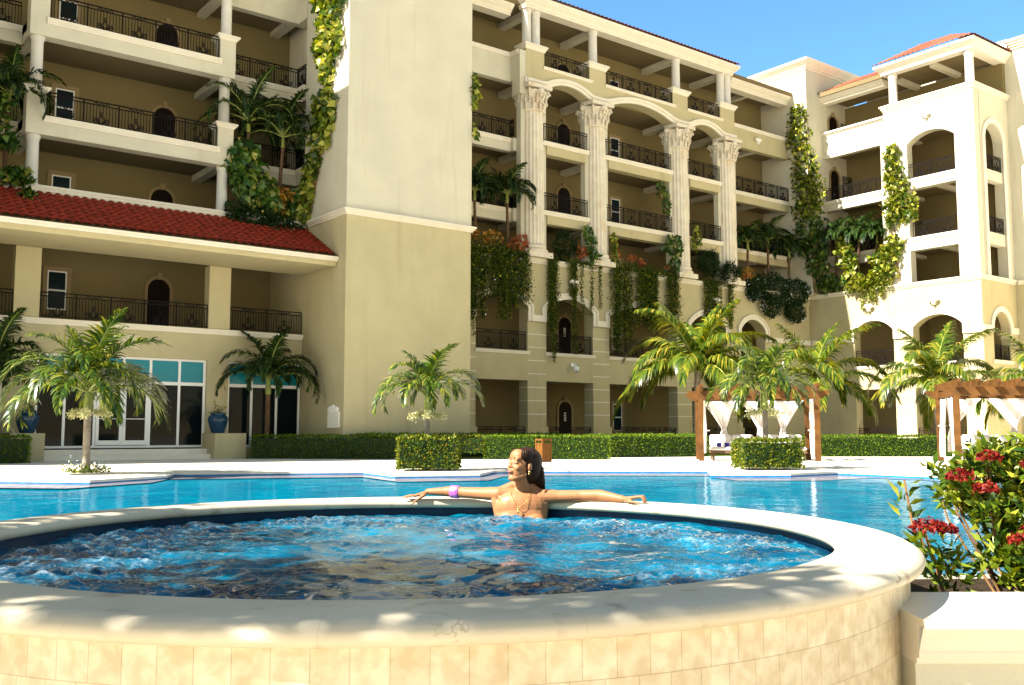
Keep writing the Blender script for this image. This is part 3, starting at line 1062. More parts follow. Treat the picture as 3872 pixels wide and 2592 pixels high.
# ---- right wing --------------------------------------------------------------------
XB, XR = 50.5, 51.4
mB = mapB(XB)
b = MB()
HB = [(26.43, 29.25, 0.6), (30.45, 32.95, 0.6)]
wall(b, 25.35, 35.98, 0, 9.02, [(a, c, 4.74, 7.36, r_) for a, c, r_ in HB] + [(a, c, 0.3, 3.42, 0) for a, c, _ in HB], 0.6, mB)
part(b, 'wall', 'beige')
b = MB()
wall(b, 25.35, 30.62, 9.22, 19.36, [(26.47, 29.25, 9.24, 11.04, 0), (26.47, 29.25, 11.76, 14.52, 0), (26.47, 29.25, 15.10, 17.64, 0.54)], 0.55, mB)
part(b, 'wall', 'cream')
t = MB()
for z0, z1, d in ((9.0, 9.08, 0.04), (9.08, 9.16, 0.09), (9.16, 9.24, 0.14)):
    t.box(XB - d, XB + 0.6, 25.35 - d, 35.85, z0, z1)
    t.box(XB + 0.6, 54.29, 25.35 - d, 25.9, z0, z1)
part(t, 'coping', 'trim')
t = MB()
for a, c, r_ in HB:
    zs = 7.36 - r_
    inn = [(a, 6.2), (a, zs)] + arc(a, c, zs, r_, 16)[1:-1] + [(c, zs), (c, 6.2)]
    oo = arc(a - 0.3, c + 0.3, zs + 0.12, r_ + 0.18, 16)
    out = [(a - 0.3, 6.2), (a - 0.3, zs + 0.1)] + oo[1:-1] + [(c + 0.3, zs + 0.1), (c + 0.3, 6.2)]
    t.ring(inn, out, -0.08, 0.02, mB)
for a, c in ((29.55, 30.15), (25.42, 26.13), (33.25, 35.8)):
    t.prism([(a, 6.2), (c, 6.2), (c, 6.5), (a, 6.5)], -0.09, 0.02, mB)
part(t, 'arch_trim', 'trim')
t = MB()
for a, c, _ in HB:
    moulding(t, a - 0.05, c + 0.05, 4.60, 4.76, 0.09, mB)
moulding(t, 29.3, 26.4, 14.92, 15.10, 0.08, mB)
moulding(t, 29.2, 26.4, 11.58, 11.76, 0.08, mB)
for z0, z1, d in ((19.36, 19.46, 0.05), (19.46, 19.56, 0.10), (19.56, 19.66, 0.16)):
    t.box(XB - d, XB + 0.56, 25.35 - d, 30.62 + d, z0, z1)
    t.box(XB + 0.56, 54.29, 25.35 - d, 25.9, z0, z1)
part(t, 'moulding', 'trim')
t = MB()
for (a, c) in ((25.36, 26.43), (29.25, 30.45)):
    for z in (1.81, 2.44, 3.07, 3.71, 4.34, 4.97, 5.59):
        t.prism([(a, z - 0.022), (c, z - 0.022), (c, z + 0.022), (a, z + 0.022)], -0.008, 0.0, mB)
part(t, 'groove_trim', 'trim')
b = MB()
for k, z, top in ((3, 11.03, 0.62), (4, 14.46, 0.62), (5, 17.78, 1.5)):
    b.box(XR, XR + 0.4, 30.62, YT, z, z + top)
b.box(XB + 0.55, XR + 0.4, 30.4, 30.62, 9.24, 19.3)
b.box(XB + 0.05, XB + 0.5, 30.62, 30.9, 9.24, 17.7)
for z in (11.1, 14.55, 18.0, 21.35):
    b.box(52.0, 54.0, 30.2, 30.55, z, z + 0.3)
    b.box(51.05, 54.0, 27.7, 28.0, z, z + 0.3)
part(b, 'balcony_beam', 'cream')
t = MB()
moulding(t, 30.62, YT, 11.48, 11.66, 0.08, mapB(XR))
moulding(t, 30.62, YT, 14.90, 15.08, 0.08, mapB(XR))
for z0, z1, d in ((19.24, 19.32, 0.05), (19.32, 19.43, 0.12)):
    t.box(XR - d, XR + 0.45, 30.62, YT, z0, z1)
part(t, 'moulding', 'trim')
for a, c, _ in HB:
    railing(hotel, [((XB + 0.1, a + 0.04), (XB + 0.1, c - 0.04), 4.80)])
    railing(hotel, [((XB + 0.1, a + 0.06), (XB + 0.1, c - 0.06), 0.34)])
railing(hotel, [((XB + 0.1, 26.5), (XB + 0.1, 29.3), 15.12)], 0.84)
railing(hotel, [((XB + 0.1, 26.5), (XB + 0.1, 29.1), 11.78)], 0.84)
railing(hotel, [((XR + 0.08, 30.7), (XR + 0.08, 35.2), 15.08)], 0.84)
railing(hotel, [((XR + 0.08, 30.7), (XR + 0.08, 35.2), 11.66)], 0.84)
for z in (FLOOR[1], 8.3, 11.65, 15.0):
    door_at(27.3, z, mapB(54.0))
for y in (25.62, 30.12):
    c = MB()
    c.lathe([(0.27, 0), (0.27, 0.08), (0.235, 0.13), (0.225, 1.55), (0.26, 1.63), (0.26, 1.90)], (XB + 0.3, y, 19.66), 20)
    part(c, 'column', 'column', 40)
part(cornice(25.35, 30.62, XB, 21.5, 22.02, 0.36, mB), 'cornice', 'trim')
part(cornice(XB + 0.5, 54.28, 25.35, 21.5, 22.02, 0.36, mapA(25.35), False), 'cornice', 'trim')
part(cornice(31.0, YT - 0.01, XR, 21.25, 21.80, 0.36, mapB(XR), False), 'cornice', 'trim')
part(tile_roof(30.9, YT, -0.42, 21.80, 0.50, 2.3, mapB(XR), 0.0, 1.2), 'roof', 'tile_sun', 60)
part(tile_roof(24.93, 31.04, -0.42, 22.02, 0.55, 3.0, mB, 2.9, 1.6), 'roof', 'tile_sun', 60)
part(tile_roof(50.1, 54.6, -0.42, 22.02, 0.55, 2.6, mapA(25.35), 2.6, 0.0), 'roof', 'tile_sun', 60)
# end wall of the right wing with its tall niche
mE = mapA(25.35)
b = MB()
wall(b, 51.1, 54.29, 9.24, 19.36, [(51.50, 53.45, 9.26, 17.72, 0.90)], 0.5, mE)
part(b, 'wall', 'cream')
b = MB()
wall(b, 51.1, 54.29, 0, 9.0, [(51.58, 53.42, 4.76, 7.40, 0.85)], 0.5, mE)
part(b, 'wall', 'beige')
t = MB()
for a, c, lo, hi, r_ in ((51.50, 53.45, 9.26, 17.72, 0.90), (51.58, 53.42, 6.25, 7.40, 0.85)):
    zs = hi - r_
    inn = [(a, lo)] + arc(a, c, zs, r_, 18) + [(c, lo)]
    out = [(a - 0.28, lo)] + arc(a - 0.28, c + 0.28, zs, r_ + 0.28, 18) + [(c + 0.28, lo)]
    t.ring(inn, out, -0.07, 0.02, mE)
for a, c in ((50.45, 51.3), (53.7, 54.29)):
    t.prism([(a, 6.25), (c, 6.25), (c, 6.6), (a, 6.6)], -0.08, 0.0, mE)
moulding(t, 51.4, 53.6, 4.60, 4.78, 0.1, mE)
part(t, 'arch_trim', 'trim')
b = MB()
for z0, z1 in ((11.03, 11.68), (14.54, 15.12)):
    b.box(51.50, 53.45, 25.40, 25.8, z0, z1)
part(b, 'balcony_beam', 'cream')
for z in (11.72, 15.15, 4.80):
    railing(hotel, [((51.55, 25.45), (53.4, 25.45), z)], 0.82)
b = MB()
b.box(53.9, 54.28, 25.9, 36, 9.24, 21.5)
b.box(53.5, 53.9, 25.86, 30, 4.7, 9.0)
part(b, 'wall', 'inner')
# block closing the court on the right
b = MB()
b.box(54.30, 66, 6.0, 25.2, 9.2, 22.4)
b.box(54.30, 66, 25.2, 34, 9.2, 22.9)
part(b, 'wall', 'cream')
b = MB()
b.box(54.32, 66, 6.0, 34, 0, 9.2)
part(b, 'wall', 'beige')
t = MB()
for i in range(4):
    d = 0.08 + 0.09 * i
    t.box(54.30 - d, 66, 6.0 - d, 24.9 + d, 22.2 + 0.13 * i, 22.2 + 0.13 * (i + 1))
t.box(54.15, 66, 6.0, 25.18, 9.0, 9.22)
part(t, 'cornice', 'trim')
# iron gates across the gallery of the right wing
for z in (15.08, 18.45, 11.66):
    g = MB()
    to3 = lambda u, w, o=0.0: (52.98 + u, 35.0 + o, z + w)
    for u in (0.0, 0.92):
        flat_tube(g, [(u, 0), (u, 1.85)], 0.022, to3)
    for w in (0.05, 0.9, 1.83):
        flat_tube(g, [(0, w), (0.92, w)], 0.018, to3)
    for i in range(1, 8):
        flat_tube(g, [(0.115 * i, 0.05), (0.115 * i, 1.83)], 0.008, to3)
    for w in (0.45, 1.4):
        for s_ in (-1, 1):
            flat_tube(g, spiral((0.46 + s_ * 0.2, w), 0.17, 1.3, s_, 0.5, 14), 0.012, to3)
            flat_tube(g, spiral((0.46 + s_ * 0.2, w + 0.25), 0.12, 1.3, -s_, 0.5, 12), 0.012, to3)
    g.build('gate', 'iron', hotel, recalc=False)

# ---------------------------------------------------------------- ground, deck, pool
g = MB()
g.add([(-400, -400, -0.78), (500, -400, -0.78), (500, 500, -0.78), (-400, 500, -0.78)], [(0, 1, 2, 3)])
structure(g.build('ground', 'ground'))
EDGE = [(16.5, 2.5), (19.9, 8.0), (20.39, 11.44), (20.68, 14.07), (18.67, 13.93), (17.24, 15.03), (18.93, 16.64), (15.76, 19.26), (14.44, 19.51),
        (13.03, 18.16), (11.22, 18.83), (11.72, 21.17), (7.70, 22.83), (7.09, 21.48), (5.18, 20.21), (3.86, 21.64), (-6, 26.5), (-30, 36)]
# the deck round the far side of the pool
bm = bmesh.new()
poly = EDGE + [(-90, 36), (-90, 120), (140, 120), (140, 2.5)]
face = bm.faces.new([bm.verts.new((x, y, 0)) for x, y in poly])
bmesh.ops.triangulate(bm, faces=[face])
me = bpy.data.meshes.new('deck')
bm.to_mesh(me)
bm.free()
me.materials.append(M['deck'])
deck = bpy.data.objects.new('pool_deck', me)
COL.objects.link(deck)
structure(deck)
# rounded coping and blue waterline tiles along that edge
e = MB()
n = MB()
for (x0, y0), (x1, y1) in zip(EDGE[:-1], EDGE[1:]):
    d = Vector((x1 - x0, y1 - y0, 0)).normalized()
    nn = Vector((d.y, -d.x, 0)) * -1
    if nn.x * (8 - x0) + nn.y * (8 - y0) < 0 and (x0, y0) not in ((18.67, 13.93),):
        pass
    e.add([(x0, y0, 0.0), (x1, y1, 0.0), (x1, y1, -0.05), (x0, y0, -0.05)], [(0, 1, 2, 3)])
    n.add([(x0, y0, -0.05), (x1, y1, -0.05), (x1, y1, -0.5), (x0, y0, -0.5)], [(0, 1, 2, 3)])
structure(e.build('pool_coping', 'deck'))
structure(n.build('pool_tile_band', 'pooltile'))


def water_mat(name, c_a, c_b, scale, bump, spec, rough=0.03, stretch=(1, 1, 1), foam=False, refl=0.0):
    m = bpy.data.materials.new(name)
    m.use_nodes = True
    nt = m.node_tree
    b_ = nt.nodes["Principled BSDF"]
    tc = nt.nodes.new("ShaderNodeTexCoord")
    mp = nt.nodes.new("ShaderNodeMapping")
    mp.inputs["Scale"].default_value = stretch
    nt.links.new(tc.outputs["Object"], mp.inputs["Vector"])
    n1 = nt.nodes.new("ShaderNodeTexNoise")
    n1.inputs["Scale"].default_value = scale * 0.5
    n1.inputs["Detail"].default_value = 5
    n1.inputs["Distortion"].default_value = 0.6
    nt.links.new(mp.outputs[0], n1.inputs["Vector"])
    r_ = nt.nodes.new("ShaderNodeValToRGB")
    r_.color_ramp.elements[0].position = 0.38
    r_.color_ramp.elements[1].position = 0.66
    r_.color_ramp.elements[0].color = (*c_a, 1)
    r_.color_ramp.elements[1].color = (*c_b, 1)
    nt.links.new(n1.outputs["Fac"], r_.inputs["Fac"])
    col = r_.outputs["Color"]
    b_.inputs["Roughness"].default_value = rough
    b_.inputs["IOR"].default_value = 1.33
    b_.inputs["Specular IOR Level"].default_value = spec
    if foam:
        at = nt.nodes.new("ShaderNodeAttribute")
        at.attribute_name = "foam"
        nf = nt.nodes.new("ShaderNodeTexNoise")
        nf.inputs["Scale"].default_value = 34
        nf.inputs["Detail"].default_value = 8
        nf.inputs["Roughness"].default_value = 0.7
        nt.links.new(tc.outputs["Object"], nf.inputs["Vector"])
        ml = nt.nodes.new("ShaderNodeMath")
        ml.operation = 'MULTIPLY_ADD'
        nt.links.new(nf.outputs["Fac"], ml.inputs[0])
        ml.inputs[1].default_value = 4.5
        ml.inputs[2].default_value = -2.55
        ad = nt.nodes.new("ShaderNodeMath")
        ad.operation = 'ADD'
        ad.use_clamp = True
        nt.links.new(ml.outputs[0], ad.inputs[0])
        nt.links.new(at.outputs["Fac"], ad.inputs[1])
        mu = nt.nodes.new("ShaderNodeMath")
        mu.operation = 'MULTIPLY'
        mu.use_clamp = True
        nt.links.new(ad.outputs[0], mu.inputs[0])
        nt.links.new(at.outputs["Fac"], mu.inputs[1])
        mx = nt.nodes.new("ShaderNodeMix")
        mx.data_type = 'RGBA'
        nt.links.new(mu.outputs[0], mx.inputs[0])
        nt.links.new(col, mx.inputs[6])
        mx.inputs[7].default_value = (0.26, 0.32, 0.37, 1)
        col = mx.outputs[2]
    nt.links.new(col, b_.inputs["Base Color"])
    n2 = nt.nodes.new("ShaderNodeTexNoise")
    n2.inputs["Scale"].default_value = scale
    n2.inputs["Detail"].default_value = 4
    nt.links.new(mp.outputs[0], n2.inputs["Vector"])
    bp = nt.nodes.new("ShaderNodeBump")
    bp.inputs["Strength"].default_value = bump
    bp.inputs["Distance"].default_value = 0.05
    nt.links.new(n2.outputs["Fac"], bp.inputs["Height"])
    nt.links.new(bp.outputs["Normal"], b_.inputs["Normal"])
    if refl:
        b_.inputs["Specular IOR Level"].default_value = 0.0
        gl = nt.nodes.new("ShaderNodeBsdfGlossy")
        gl.inputs["Roughness"].default_value = rough
        nt.links.new(bp.outputs["Normal"], gl.inputs["Normal"])
        lw_ = nt.nodes.new("ShaderNodeLayerWeight")
        lw_.inputs["Blend"].default_value = 0.35
        mr = nt.nodes.new("ShaderNodeMapRange")
        mr.inputs["From Min"].default_value = 0.3
        mr.inputs["From Max"].default_value = 1.0
        mr.inputs["To Min"].default_value = 0.03
        mr.inputs["To Max"].default_value = refl
        nt.links.new(lw_.outputs["Facing"], mr.inputs["Value"])
        ms = nt.nodes.new("ShaderNodeMixShader")
        nt.links.new(mr.outputs[0], ms.inputs[0])
        nt.links.new(b_.outputs[0], ms.inputs[1])
        nt.links.new(gl.outputs[0], ms.inputs[2])
        nt.links.new(ms.outputs[0], nt.nodes["Material Output"].inputs["Surface"])
    return m


M['pool'] = water_mat('pool_water', (0.0, 0.085, 0.150), (0.0, 0.135, 0.205), 2.2, 0.28, 0.13, 0.04, refl=0.38)
M['shelf'] = water_mat('shallow_water', (0.11, 0.11, 0.14), (0.17, 0.165, 0.19), 2.2, 0.28, 0.2, 0.04, refl=0.42)
M['spa'] = water_mat('spa_water', (0.0, 0.030, 0.062), (0.0, 0.110, 0.185), 5.0, 0.30, 0.28, 0.05, foam=True)
ZW = -0.10
p = MB()
near = [cw(-26, 3.9), cw(-1.5, 3.9), cw(0.5, 4.2), cw(1.5, 4.9), cw(6, 5.2), cw(9.0, 5.4)]
q = near + [(16.8, 2.2), (20.5, 7.5), (21.2, 14.6), (19.3, 17.0), (12.2, 22), (3.5, 24.2), (-30, 37)]
p.add([(x, y, ZW) for x, y in q], [tuple(range(len(q)))])
structure(p.build('pool_water', 'pool'))
p = MB()
sh = [(x - 0.75, y - 1.35) for x, y in EDGE]
for i in range(1, len(EDGE) - 1):
    zz = ZW + 0.004 + 0.0012 * i
    q = [(EDGE[i][0] + 0.1, EDGE[i][1] + 0.1, zz), (EDGE[i + 1][0] + 0.1, EDGE[i + 1][1] + 0.1, zz), (*sh[i + 1], zz), (*sh[i], zz)]
    ar = sum(q[k][0] * q[(k + 1) % 4][1] - q[(k + 1) % 4][0] * q[k][1] for k in range(4))
    if abs(ar) > 0.8:
        p.add(q if ar > 0 else q[::-1], [(0, 1, 2, 3)])
structure(p.build('shallow_water', 'shelf', recalc=False))
g = MB()
g.box(13.5, 25.5, 27.0, 34.2, -0.02, 0.004)
lawn = MB()
lw = [(13.6, 34.2), (23.6, 25.4), (25.6, 27.6), (30.0, 26.6), (37.5, 20.2), (41, 22), (47.5, 25), (47.5, 35.7), (13.6, 35.3)]
lawn.add([(x, y, 0.004) for x, y in lw], [tuple(range(len(lw)))])
structure(lawn.build('lawn', 'lawn'))

# ---------------------------------------------------------------- the raised round whirlpool
SX, SY = -0.46, 4.58                     # centre in camera-ground coordinates
RX, RY = 1.845, 1.96                      # inner radii of the coping
ZR = 0.47
spa = thing('whirlpool_tub', 'raised round whirlpool with rounded cream marble rim and tiled outer wall', 'whirlpool', (*cw(SX, SY), 0), -YAW)


def oval(dr, z, n=160):
    return [((RX + dr) * math.cos(2 * math.pi * i / n), (RY + dr) * math.sin(2 * math.pi * i / n), z) for i in range(n)]


def oval_loft(mb, prof, n=160):
    vs, fs = [], []
    for dr, z in prof:
        vs += oval(dr, z, n)
    for j in range(len(prof) - 1):
        for i in range(n):
            fs.append((j * n + i, j * n + (i + 1) % n, (j + 1) * n + (i + 1) % n, (j + 1) * n + i))
    mb.add(vs, fs)


b = MB()
prof = [(0.05, ZR - 0.060), (0.012, ZR - 0.056), (-0.004, ZR - 0.038), (0.0, ZR - 0.015), (0.018, ZR - 0.002), (0.05, ZR), (0.15, ZR + 0.002), (0.25, ZR - 0.001),
        (0.290, ZR - 0.009), (0.315, ZR - 0.024), (0.322, ZR - 0.040), (0.315, ZR - 0.056), (0.296, ZR - 0.066), (0.26, ZR - 0.069)]
oval_loft(b, prof)
cop = b.build('coping', 'marble', spa, 60, recalc=False)
cu = cop.data.uv_layers.new(name="UVMap")
cper = 2 * math.pi * (RX + RY + 0.4) / 2
for pol in cop.data.polygons:
    for li in pol.loop_indices:
        vi = cop.data.loops[li].vertex_index
        k = vi % 160
        if k == 0 and pol.index % 160 == 159:
            k = 160
        cu.data[li].uv = (k / 160 * cper, 0.5)
cm = M['marble'].node_tree                      # hairline joints, brown cracks and pits in the marble
cb = cm.nodes["Principled BSDF"]
src = cb.inputs["Base Color"].links[0].from_socket
tcm = cm.nodes.new("ShaderNodeTexCoord")
wob = cm.nodes.new("ShaderNodeTexNoise")
wob.inputs["Scale"].default_value = 6
wob.inputs["Detail"].default_value = 5
cm.links.new(tcm.outputs["Object"], wob.inputs["Vector"])
wm = cm.nodes.new("ShaderNodeMix")
wm.data_type = 'RGBA'
wm.blend_type = 'LINEAR_LIGHT'
wm.inputs[0].default_value = 0.22
cm.links.new(tcm.outputs["Object"], wm.inputs[6])
cm.links.new(wob.outputs["Color"], wm.inputs[7])
vo = cm.nodes.new("ShaderNodeTexVoronoi")
vo.feature = 'DISTANCE_TO_EDGE'
vo.inputs["Scale"].default_value = 2.6
cm.links.new(wm.outputs[2], vo.inputs["Vector"])


def ramp(a, b_, flip=False):
    r_ = cm.nodes.new("ShaderNodeMapRange")
    r_.inputs["From Min"].default_value = a
    r_.inputs["From Max"].default_value = b_
    r_.inputs["To Min"].default_value = 1.0 if flip else 0.0
    r_.inputs["To Max"].default_value = 0.0 if flip else 1.0
    return r_


def mulm(x, y):
    m_ = cm.nodes.new("ShaderNodeMath")
    m_.operation = 'MULTIPLY'
    cm.links.new(x, m_.inputs[0])
    cm.links.new(y, m_.inputs[1])
    return m_.outputs[0]


def mixc(fac, under, col):
    x = cm.nodes.new("ShaderNodeMix")
    x.data_type = 'RGBA'
    cm.links.new(fac, x.inputs[0])
    cm.links.new(under, x.inputs[6])
    x.inputs[7].default_value = (*col, 1)
    return x.outputs[2]


ck = ramp(0.002, 0.012, True)
cm.links.new(vo.outputs["Distance"], ck.inputs["Value"])
mk = cm.nodes.new("ShaderNodeTexNoise")
mk.inputs["Scale"].default_value = 2.3
cm.links.new(tcm.outputs["Object"], mk.inputs["Vector"])
mkr = ramp(0.55, 0.66)
cm.links.new(mk.outputs["Fac"], mkr.inputs["Value"])
out = mixc(mulm(ck.outputs[0], mkr.outputs[0]), src, (0.20, 0.12, 0.055))
pt = cm.nodes.new("ShaderNodeTexNoise")
pt.inputs["Scale"].default_value = 42
pt.inputs["Detail"].default_value = 3
cm.links.new(tcm.outputs["Object"], pt.inputs["Vector"])
ptr = ramp(0.68, 0.74)
cm.links.new(pt.outputs["Fac"], ptr.inputs["Value"])
out = mixc(mulm(ptr.outputs[0], mkr.outputs[0]), out, (0.28, 0.18, 0.09))
uvn = cm.nodes.new("ShaderNodeUVMap")
sx = cm.nodes.new("ShaderNodeSeparateXYZ")
cm.links.new(uvn.outputs[0], sx.inputs[0])
md = cm.nodes.new("ShaderNodeMath")
md.operation = 'PINGPONG'
md.inputs[1].default_value = 0.31
cm.links.new(sx.outputs[0], md.inputs[0])
jr = ramp(0.0008, 0.0022, True)
cm.links.new(md.outputs[0], jr.inputs["Value"])
jm = cm.nodes.new("ShaderNodeMath")
jm.operation = 'MULTIPLY'
jm.inputs[1].default_value = 0.28
cm.links.new(jr.outputs[0], jm.inputs[0])
out = mixc(jm.outputs[0], out, (0.33, 0.26, 0.16))
cm.links.new(out, cb.inputs["Base Color"])
b = MB()
oval_loft(b, [(0.05, ZR - 0.058), (0.05, ZR - 0.5)])
b.build('basin_tiles', 'basin', spa, 180)
# outer wall, each course of tiles with its own joints
tm = bpy.data.materials.new('spa_tile')
tm.use_nodes = True
nt = tm.node_tree
pb = nt.nodes["Principled BSDF"]
pb.inputs["Roughness"].default_value = 0.45
pb.inputs["Specular IOR Level"].default_value = 0.3
uv = nt.nodes.new("ShaderNodeUVMap")
br = nt.nodes.new("ShaderNodeTexBrick")
br.offset = 0.35
br.inputs["Scale"].default_value = 1.0
br.inputs["Color1"].default_value = (0.64, 0.56, 0.41, 1)
br.inputs["Color2"].default_value = (0.58, 0.485, 0.335, 1)
br.inputs["Mortar"].default_value = (0.44, 0.36, 0.24, 1)
br.inputs["Mortar Size"].default_value = 0.0013
br.inputs["Brick Width"].default_value = 0.098
br.inputs["Row Height"].default_value = 0.118
nt.links.new(uv.outputs[0], br.inputs["Vector"])
tc = nt.nodes.new("ShaderNodeTexCoord")
nz = nt.nodes.new("ShaderNodeTexNoise")
nz.inputs["Scale"].default_value = 22
nz.inputs["Detail"].default_value = 8
nz.inputs["Distortion"].default_value = 0.2
nt.links.new(tc.outputs["Object"], nz.inputs["Vector"])
rp = nt.nodes.new("ShaderNodeValToRGB")
rp.color_ramp.elements[0].position = 0.38
rp.color_ramp.elements[1].position = 0.62
rp.color_ramp.elements[0].color = (0.82, 0.74, 0.62, 1)
rp.color_ramp.elements[1].color = (1.05, 1.03, 1.0, 1)
nt.links.new(nz.outputs["Fac"], rp.inputs["Fac"])
mu = nt.nodes.new("ShaderNodeMix")
mu.data_type = 'RGBA'
mu.blend_type = 'MULTIPLY'
mu.inputs[0].default_value = 0.8
nt.links.new(br.outputs["Color"], mu.inputs[6])
nt.links.new(rp.outputs["Color"], mu.inputs[7])
nt.links.new(mu.outputs[2], pb.inputs["Base Color"])
bp = nt.nodes.new("ShaderNodeBump")
bp.inputs["Strength"].default_value = 0.4
bp.inputs["Distance"].default_value = 0.004
bp.invert = True
nt.links.new(br.outputs["Fac"], bp.inputs["Height"])
nt.links.new(bp.outputs["Normal"], pb.inputs["Normal"])
M['spatile'] = tm
b = MB()
N_ = 200
oval_loft(b, [(0.265, ZR - 0.06), (0.265, -0.78)], N_)
tw = b.build('tile_wall', 'spatile', spa, 180, recalc=False)
ul = tw.data.uv_layers.new(name="UVMap")
per = 2 * math.pi * (RX + RY + 0.61) / 2
for pol in tw.data.polygons:
    for li in pol.loop_indices:
        vi = tw.data.loops[li].vertex_index
        k = vi % N_
        if k == 0 and pol.index % N_ == N_ - 1:
            k = N_
        ul.data[li].uv = (k / N_ * per, tw.data.vertices[vi].co.z + 1.0 + (0.0))

# churning water inside
ZS = 0.365
step = 0.0135
jets = [(math.cos(a) * rr, math.sin(a) * rr, w) for a, rr, w in
        [(R(d), 0.80 + 0.08 * math.sin(d), 0.28 + 0.1 * math.sin(d * 1.7)) for d in (8, 24, 40, 56, 74, 112, 128, 146, 164, 182, 200, 214, 228, 243, 258, 272, 287, 302, 318, 336)]]
vs, fs, fo, idx = [], [], [], {}
nxg, nyg = int(2 * RX / step) + 4, int(2 * RY / step) + 4
for j in range(nyg):
    for i in range(nxg):
        x, y = -RX - 0.03 + i * step, -RY - 0.03 + j * step
        rr = math.hypot(x / (RX + 0.055), y / (RY + 0.055))
        if rr > 1.0:
            continue
        u, v = x / RX, y / RY
        f = 0.0
        for jx, jy, jw in jets:
            d2 = ((u - jx) ** 2 + (v - jy) ** 2) / (0.75 * jw) ** 2
            if d2 < 6:
                f += math.exp(-d2 * 1.6)
        f = min(1.0, f) * 0.72
        pz = Vector((x, y, 0))
        h = 0.024 * noise.noise(pz * 2.2) + 0.014 * noise.noise(pz * 5.0 + Vector((3, 1, 0)))
        h += 0.007 * noise.noise(pz * 14 + Vector((0, 7, 2)))
        tb = noise.turbulence(pz * 11 + Vector((5, 2, 1)), 5, True)
        h += f * (0.045 * tb - 0.010) + 0.006 * noise.turbulence(pz * 5 + Vector((1, 9, 1)), 3, True)
        idx[(i, j)] = len(vs)
        vs.append((x, y, ZS + h))
        fo.append(max(0.0, min(1.0, f * (0.10 + 1.0 * tb))))
for (i, j), k in idx.items():
    if (i + 1, j) in idx and (i, j + 1) in idx and (i + 1, j + 1) in idx:
        fs.append((k, idx[(i + 1, j)], idx[(i + 1, j + 1)], idx[(i, j + 1)]))
me = bpy.data.meshes.new('spa_water')
me.from_pydata(vs, [], fs)
me.materials.append(M['spa'])
me.polygons.foreach_set("use_smooth", [True] * len(me.polygons))
at = me.attributes.new("foam", 'FLOAT', 'POINT')
at.data.foreach_set("value", fo)
sw = bpy.data.objects.new('spa_water', me)
COL.objects.link(sw)
sw.location = (*cw(SX, SY), 0)
sw.rotation_euler = (0, 0, -YAW)
structure(sw)

# low garden walls left and right of the whirlpool
for X0, X1, lab in ((1.30, 9.0, 'pale moulded garden wall meeting the whirlpool in front of the red flowered bush'), (-26.0, -2.25, 'pale moulded garden wall running left from the whirlpool')):
    w_ = thing('garden_wall', lab, 'wall', (*cw(0, 0), 0), -YAW)
    b = MB()
    yo = 0.0
    b.box(X0, X1, 3.24, 3.62, -0.78, 0.165)
    b.build('wall_body', 'cream', w_)
    b = MB()
    for z0, z1, y in ((0.165, 0.185, 3.225), (0.185, 0.21, 3.205)):
        b.box(X0, X1, y, 3.64, z0, z1)
    pr = [(3.20, 0.21), (3.19, 0.24), (3.175, 0.265), (3.165, 0.29)]
    for (ya, za), (yb, zb) in zip(pr[:-1], pr[1:]):
        b.add([(X0, ya, za), (X1, ya, za), (X1, yb, zb), (X0, yb, zb)], [(0, 1, 2, 3)])
    b.box(X0, X1, 3.135, 3.70, 0.29, 0.315)
    b.box(X0, X1, 3.205, 3.66, 0.21, 0.29)
    b.build('wall_cap', 'trim', w_)
    del w_, b
s = MB()
s.add([(*cw(X, Y), 0.18) for X, Y in ((1.45, 3.62), (9.0, 3.62), (9.0, 5.4), (6, 5.2), (2.0, 4.95), (1.45, 4.7))], [tuple(range(6))])
structure(s.build('flower_bed_soil', 'soil'))
s = MB()
for (X0, Y0), (X1, Y1) in (((9.0, 5.4), (6, 5.2)), ((6, 5.2), (2.0, 4.95)), ((2.0, 4.95), (1.45, 4.7))):
    (a, b_), (c, d) = cw(X0, Y0), cw(X1, Y1)
    s.add([(a, b_, 0.2), (c, d, 0.2), (c, d, -0.7), (a, b_, -0.7)], [(0, 1, 2, 3)])
structure(s.build('flower_bed_edge', 'trim', recalc=False))

# ---------------------------------------------------------------- plants
def np_mesh(name, V, F, material, parent=None):
    me = bpy.data.meshes.new(name)
    V = np.asarray(V, dtype=np.float32)
    F = np.asarray(F, dtype=np.int32)
    k = F.shape[1]
    me.vertices.add(len(V))
    me.vertices.foreach_set("co", V.ravel())
    me.loops.add(F.size)
    me.loops.foreach_set("vertex_index", F.ravel())
    me.polygons.add(len(F))
    me.polygons.foreach_set("loop_start", np.arange(0, F.size, k, dtype=np.int32))
    me.polygons.foreach_set("loop_total", np.full(len(F), k, dtype=np.int32))
    me.update(calc_edges=True)
    me.materials.append(M[material])
    o = bpy.data.objects.new(name, me)
    COL.objects.link(o)
    if parent:
        o.parent = parent
    return o


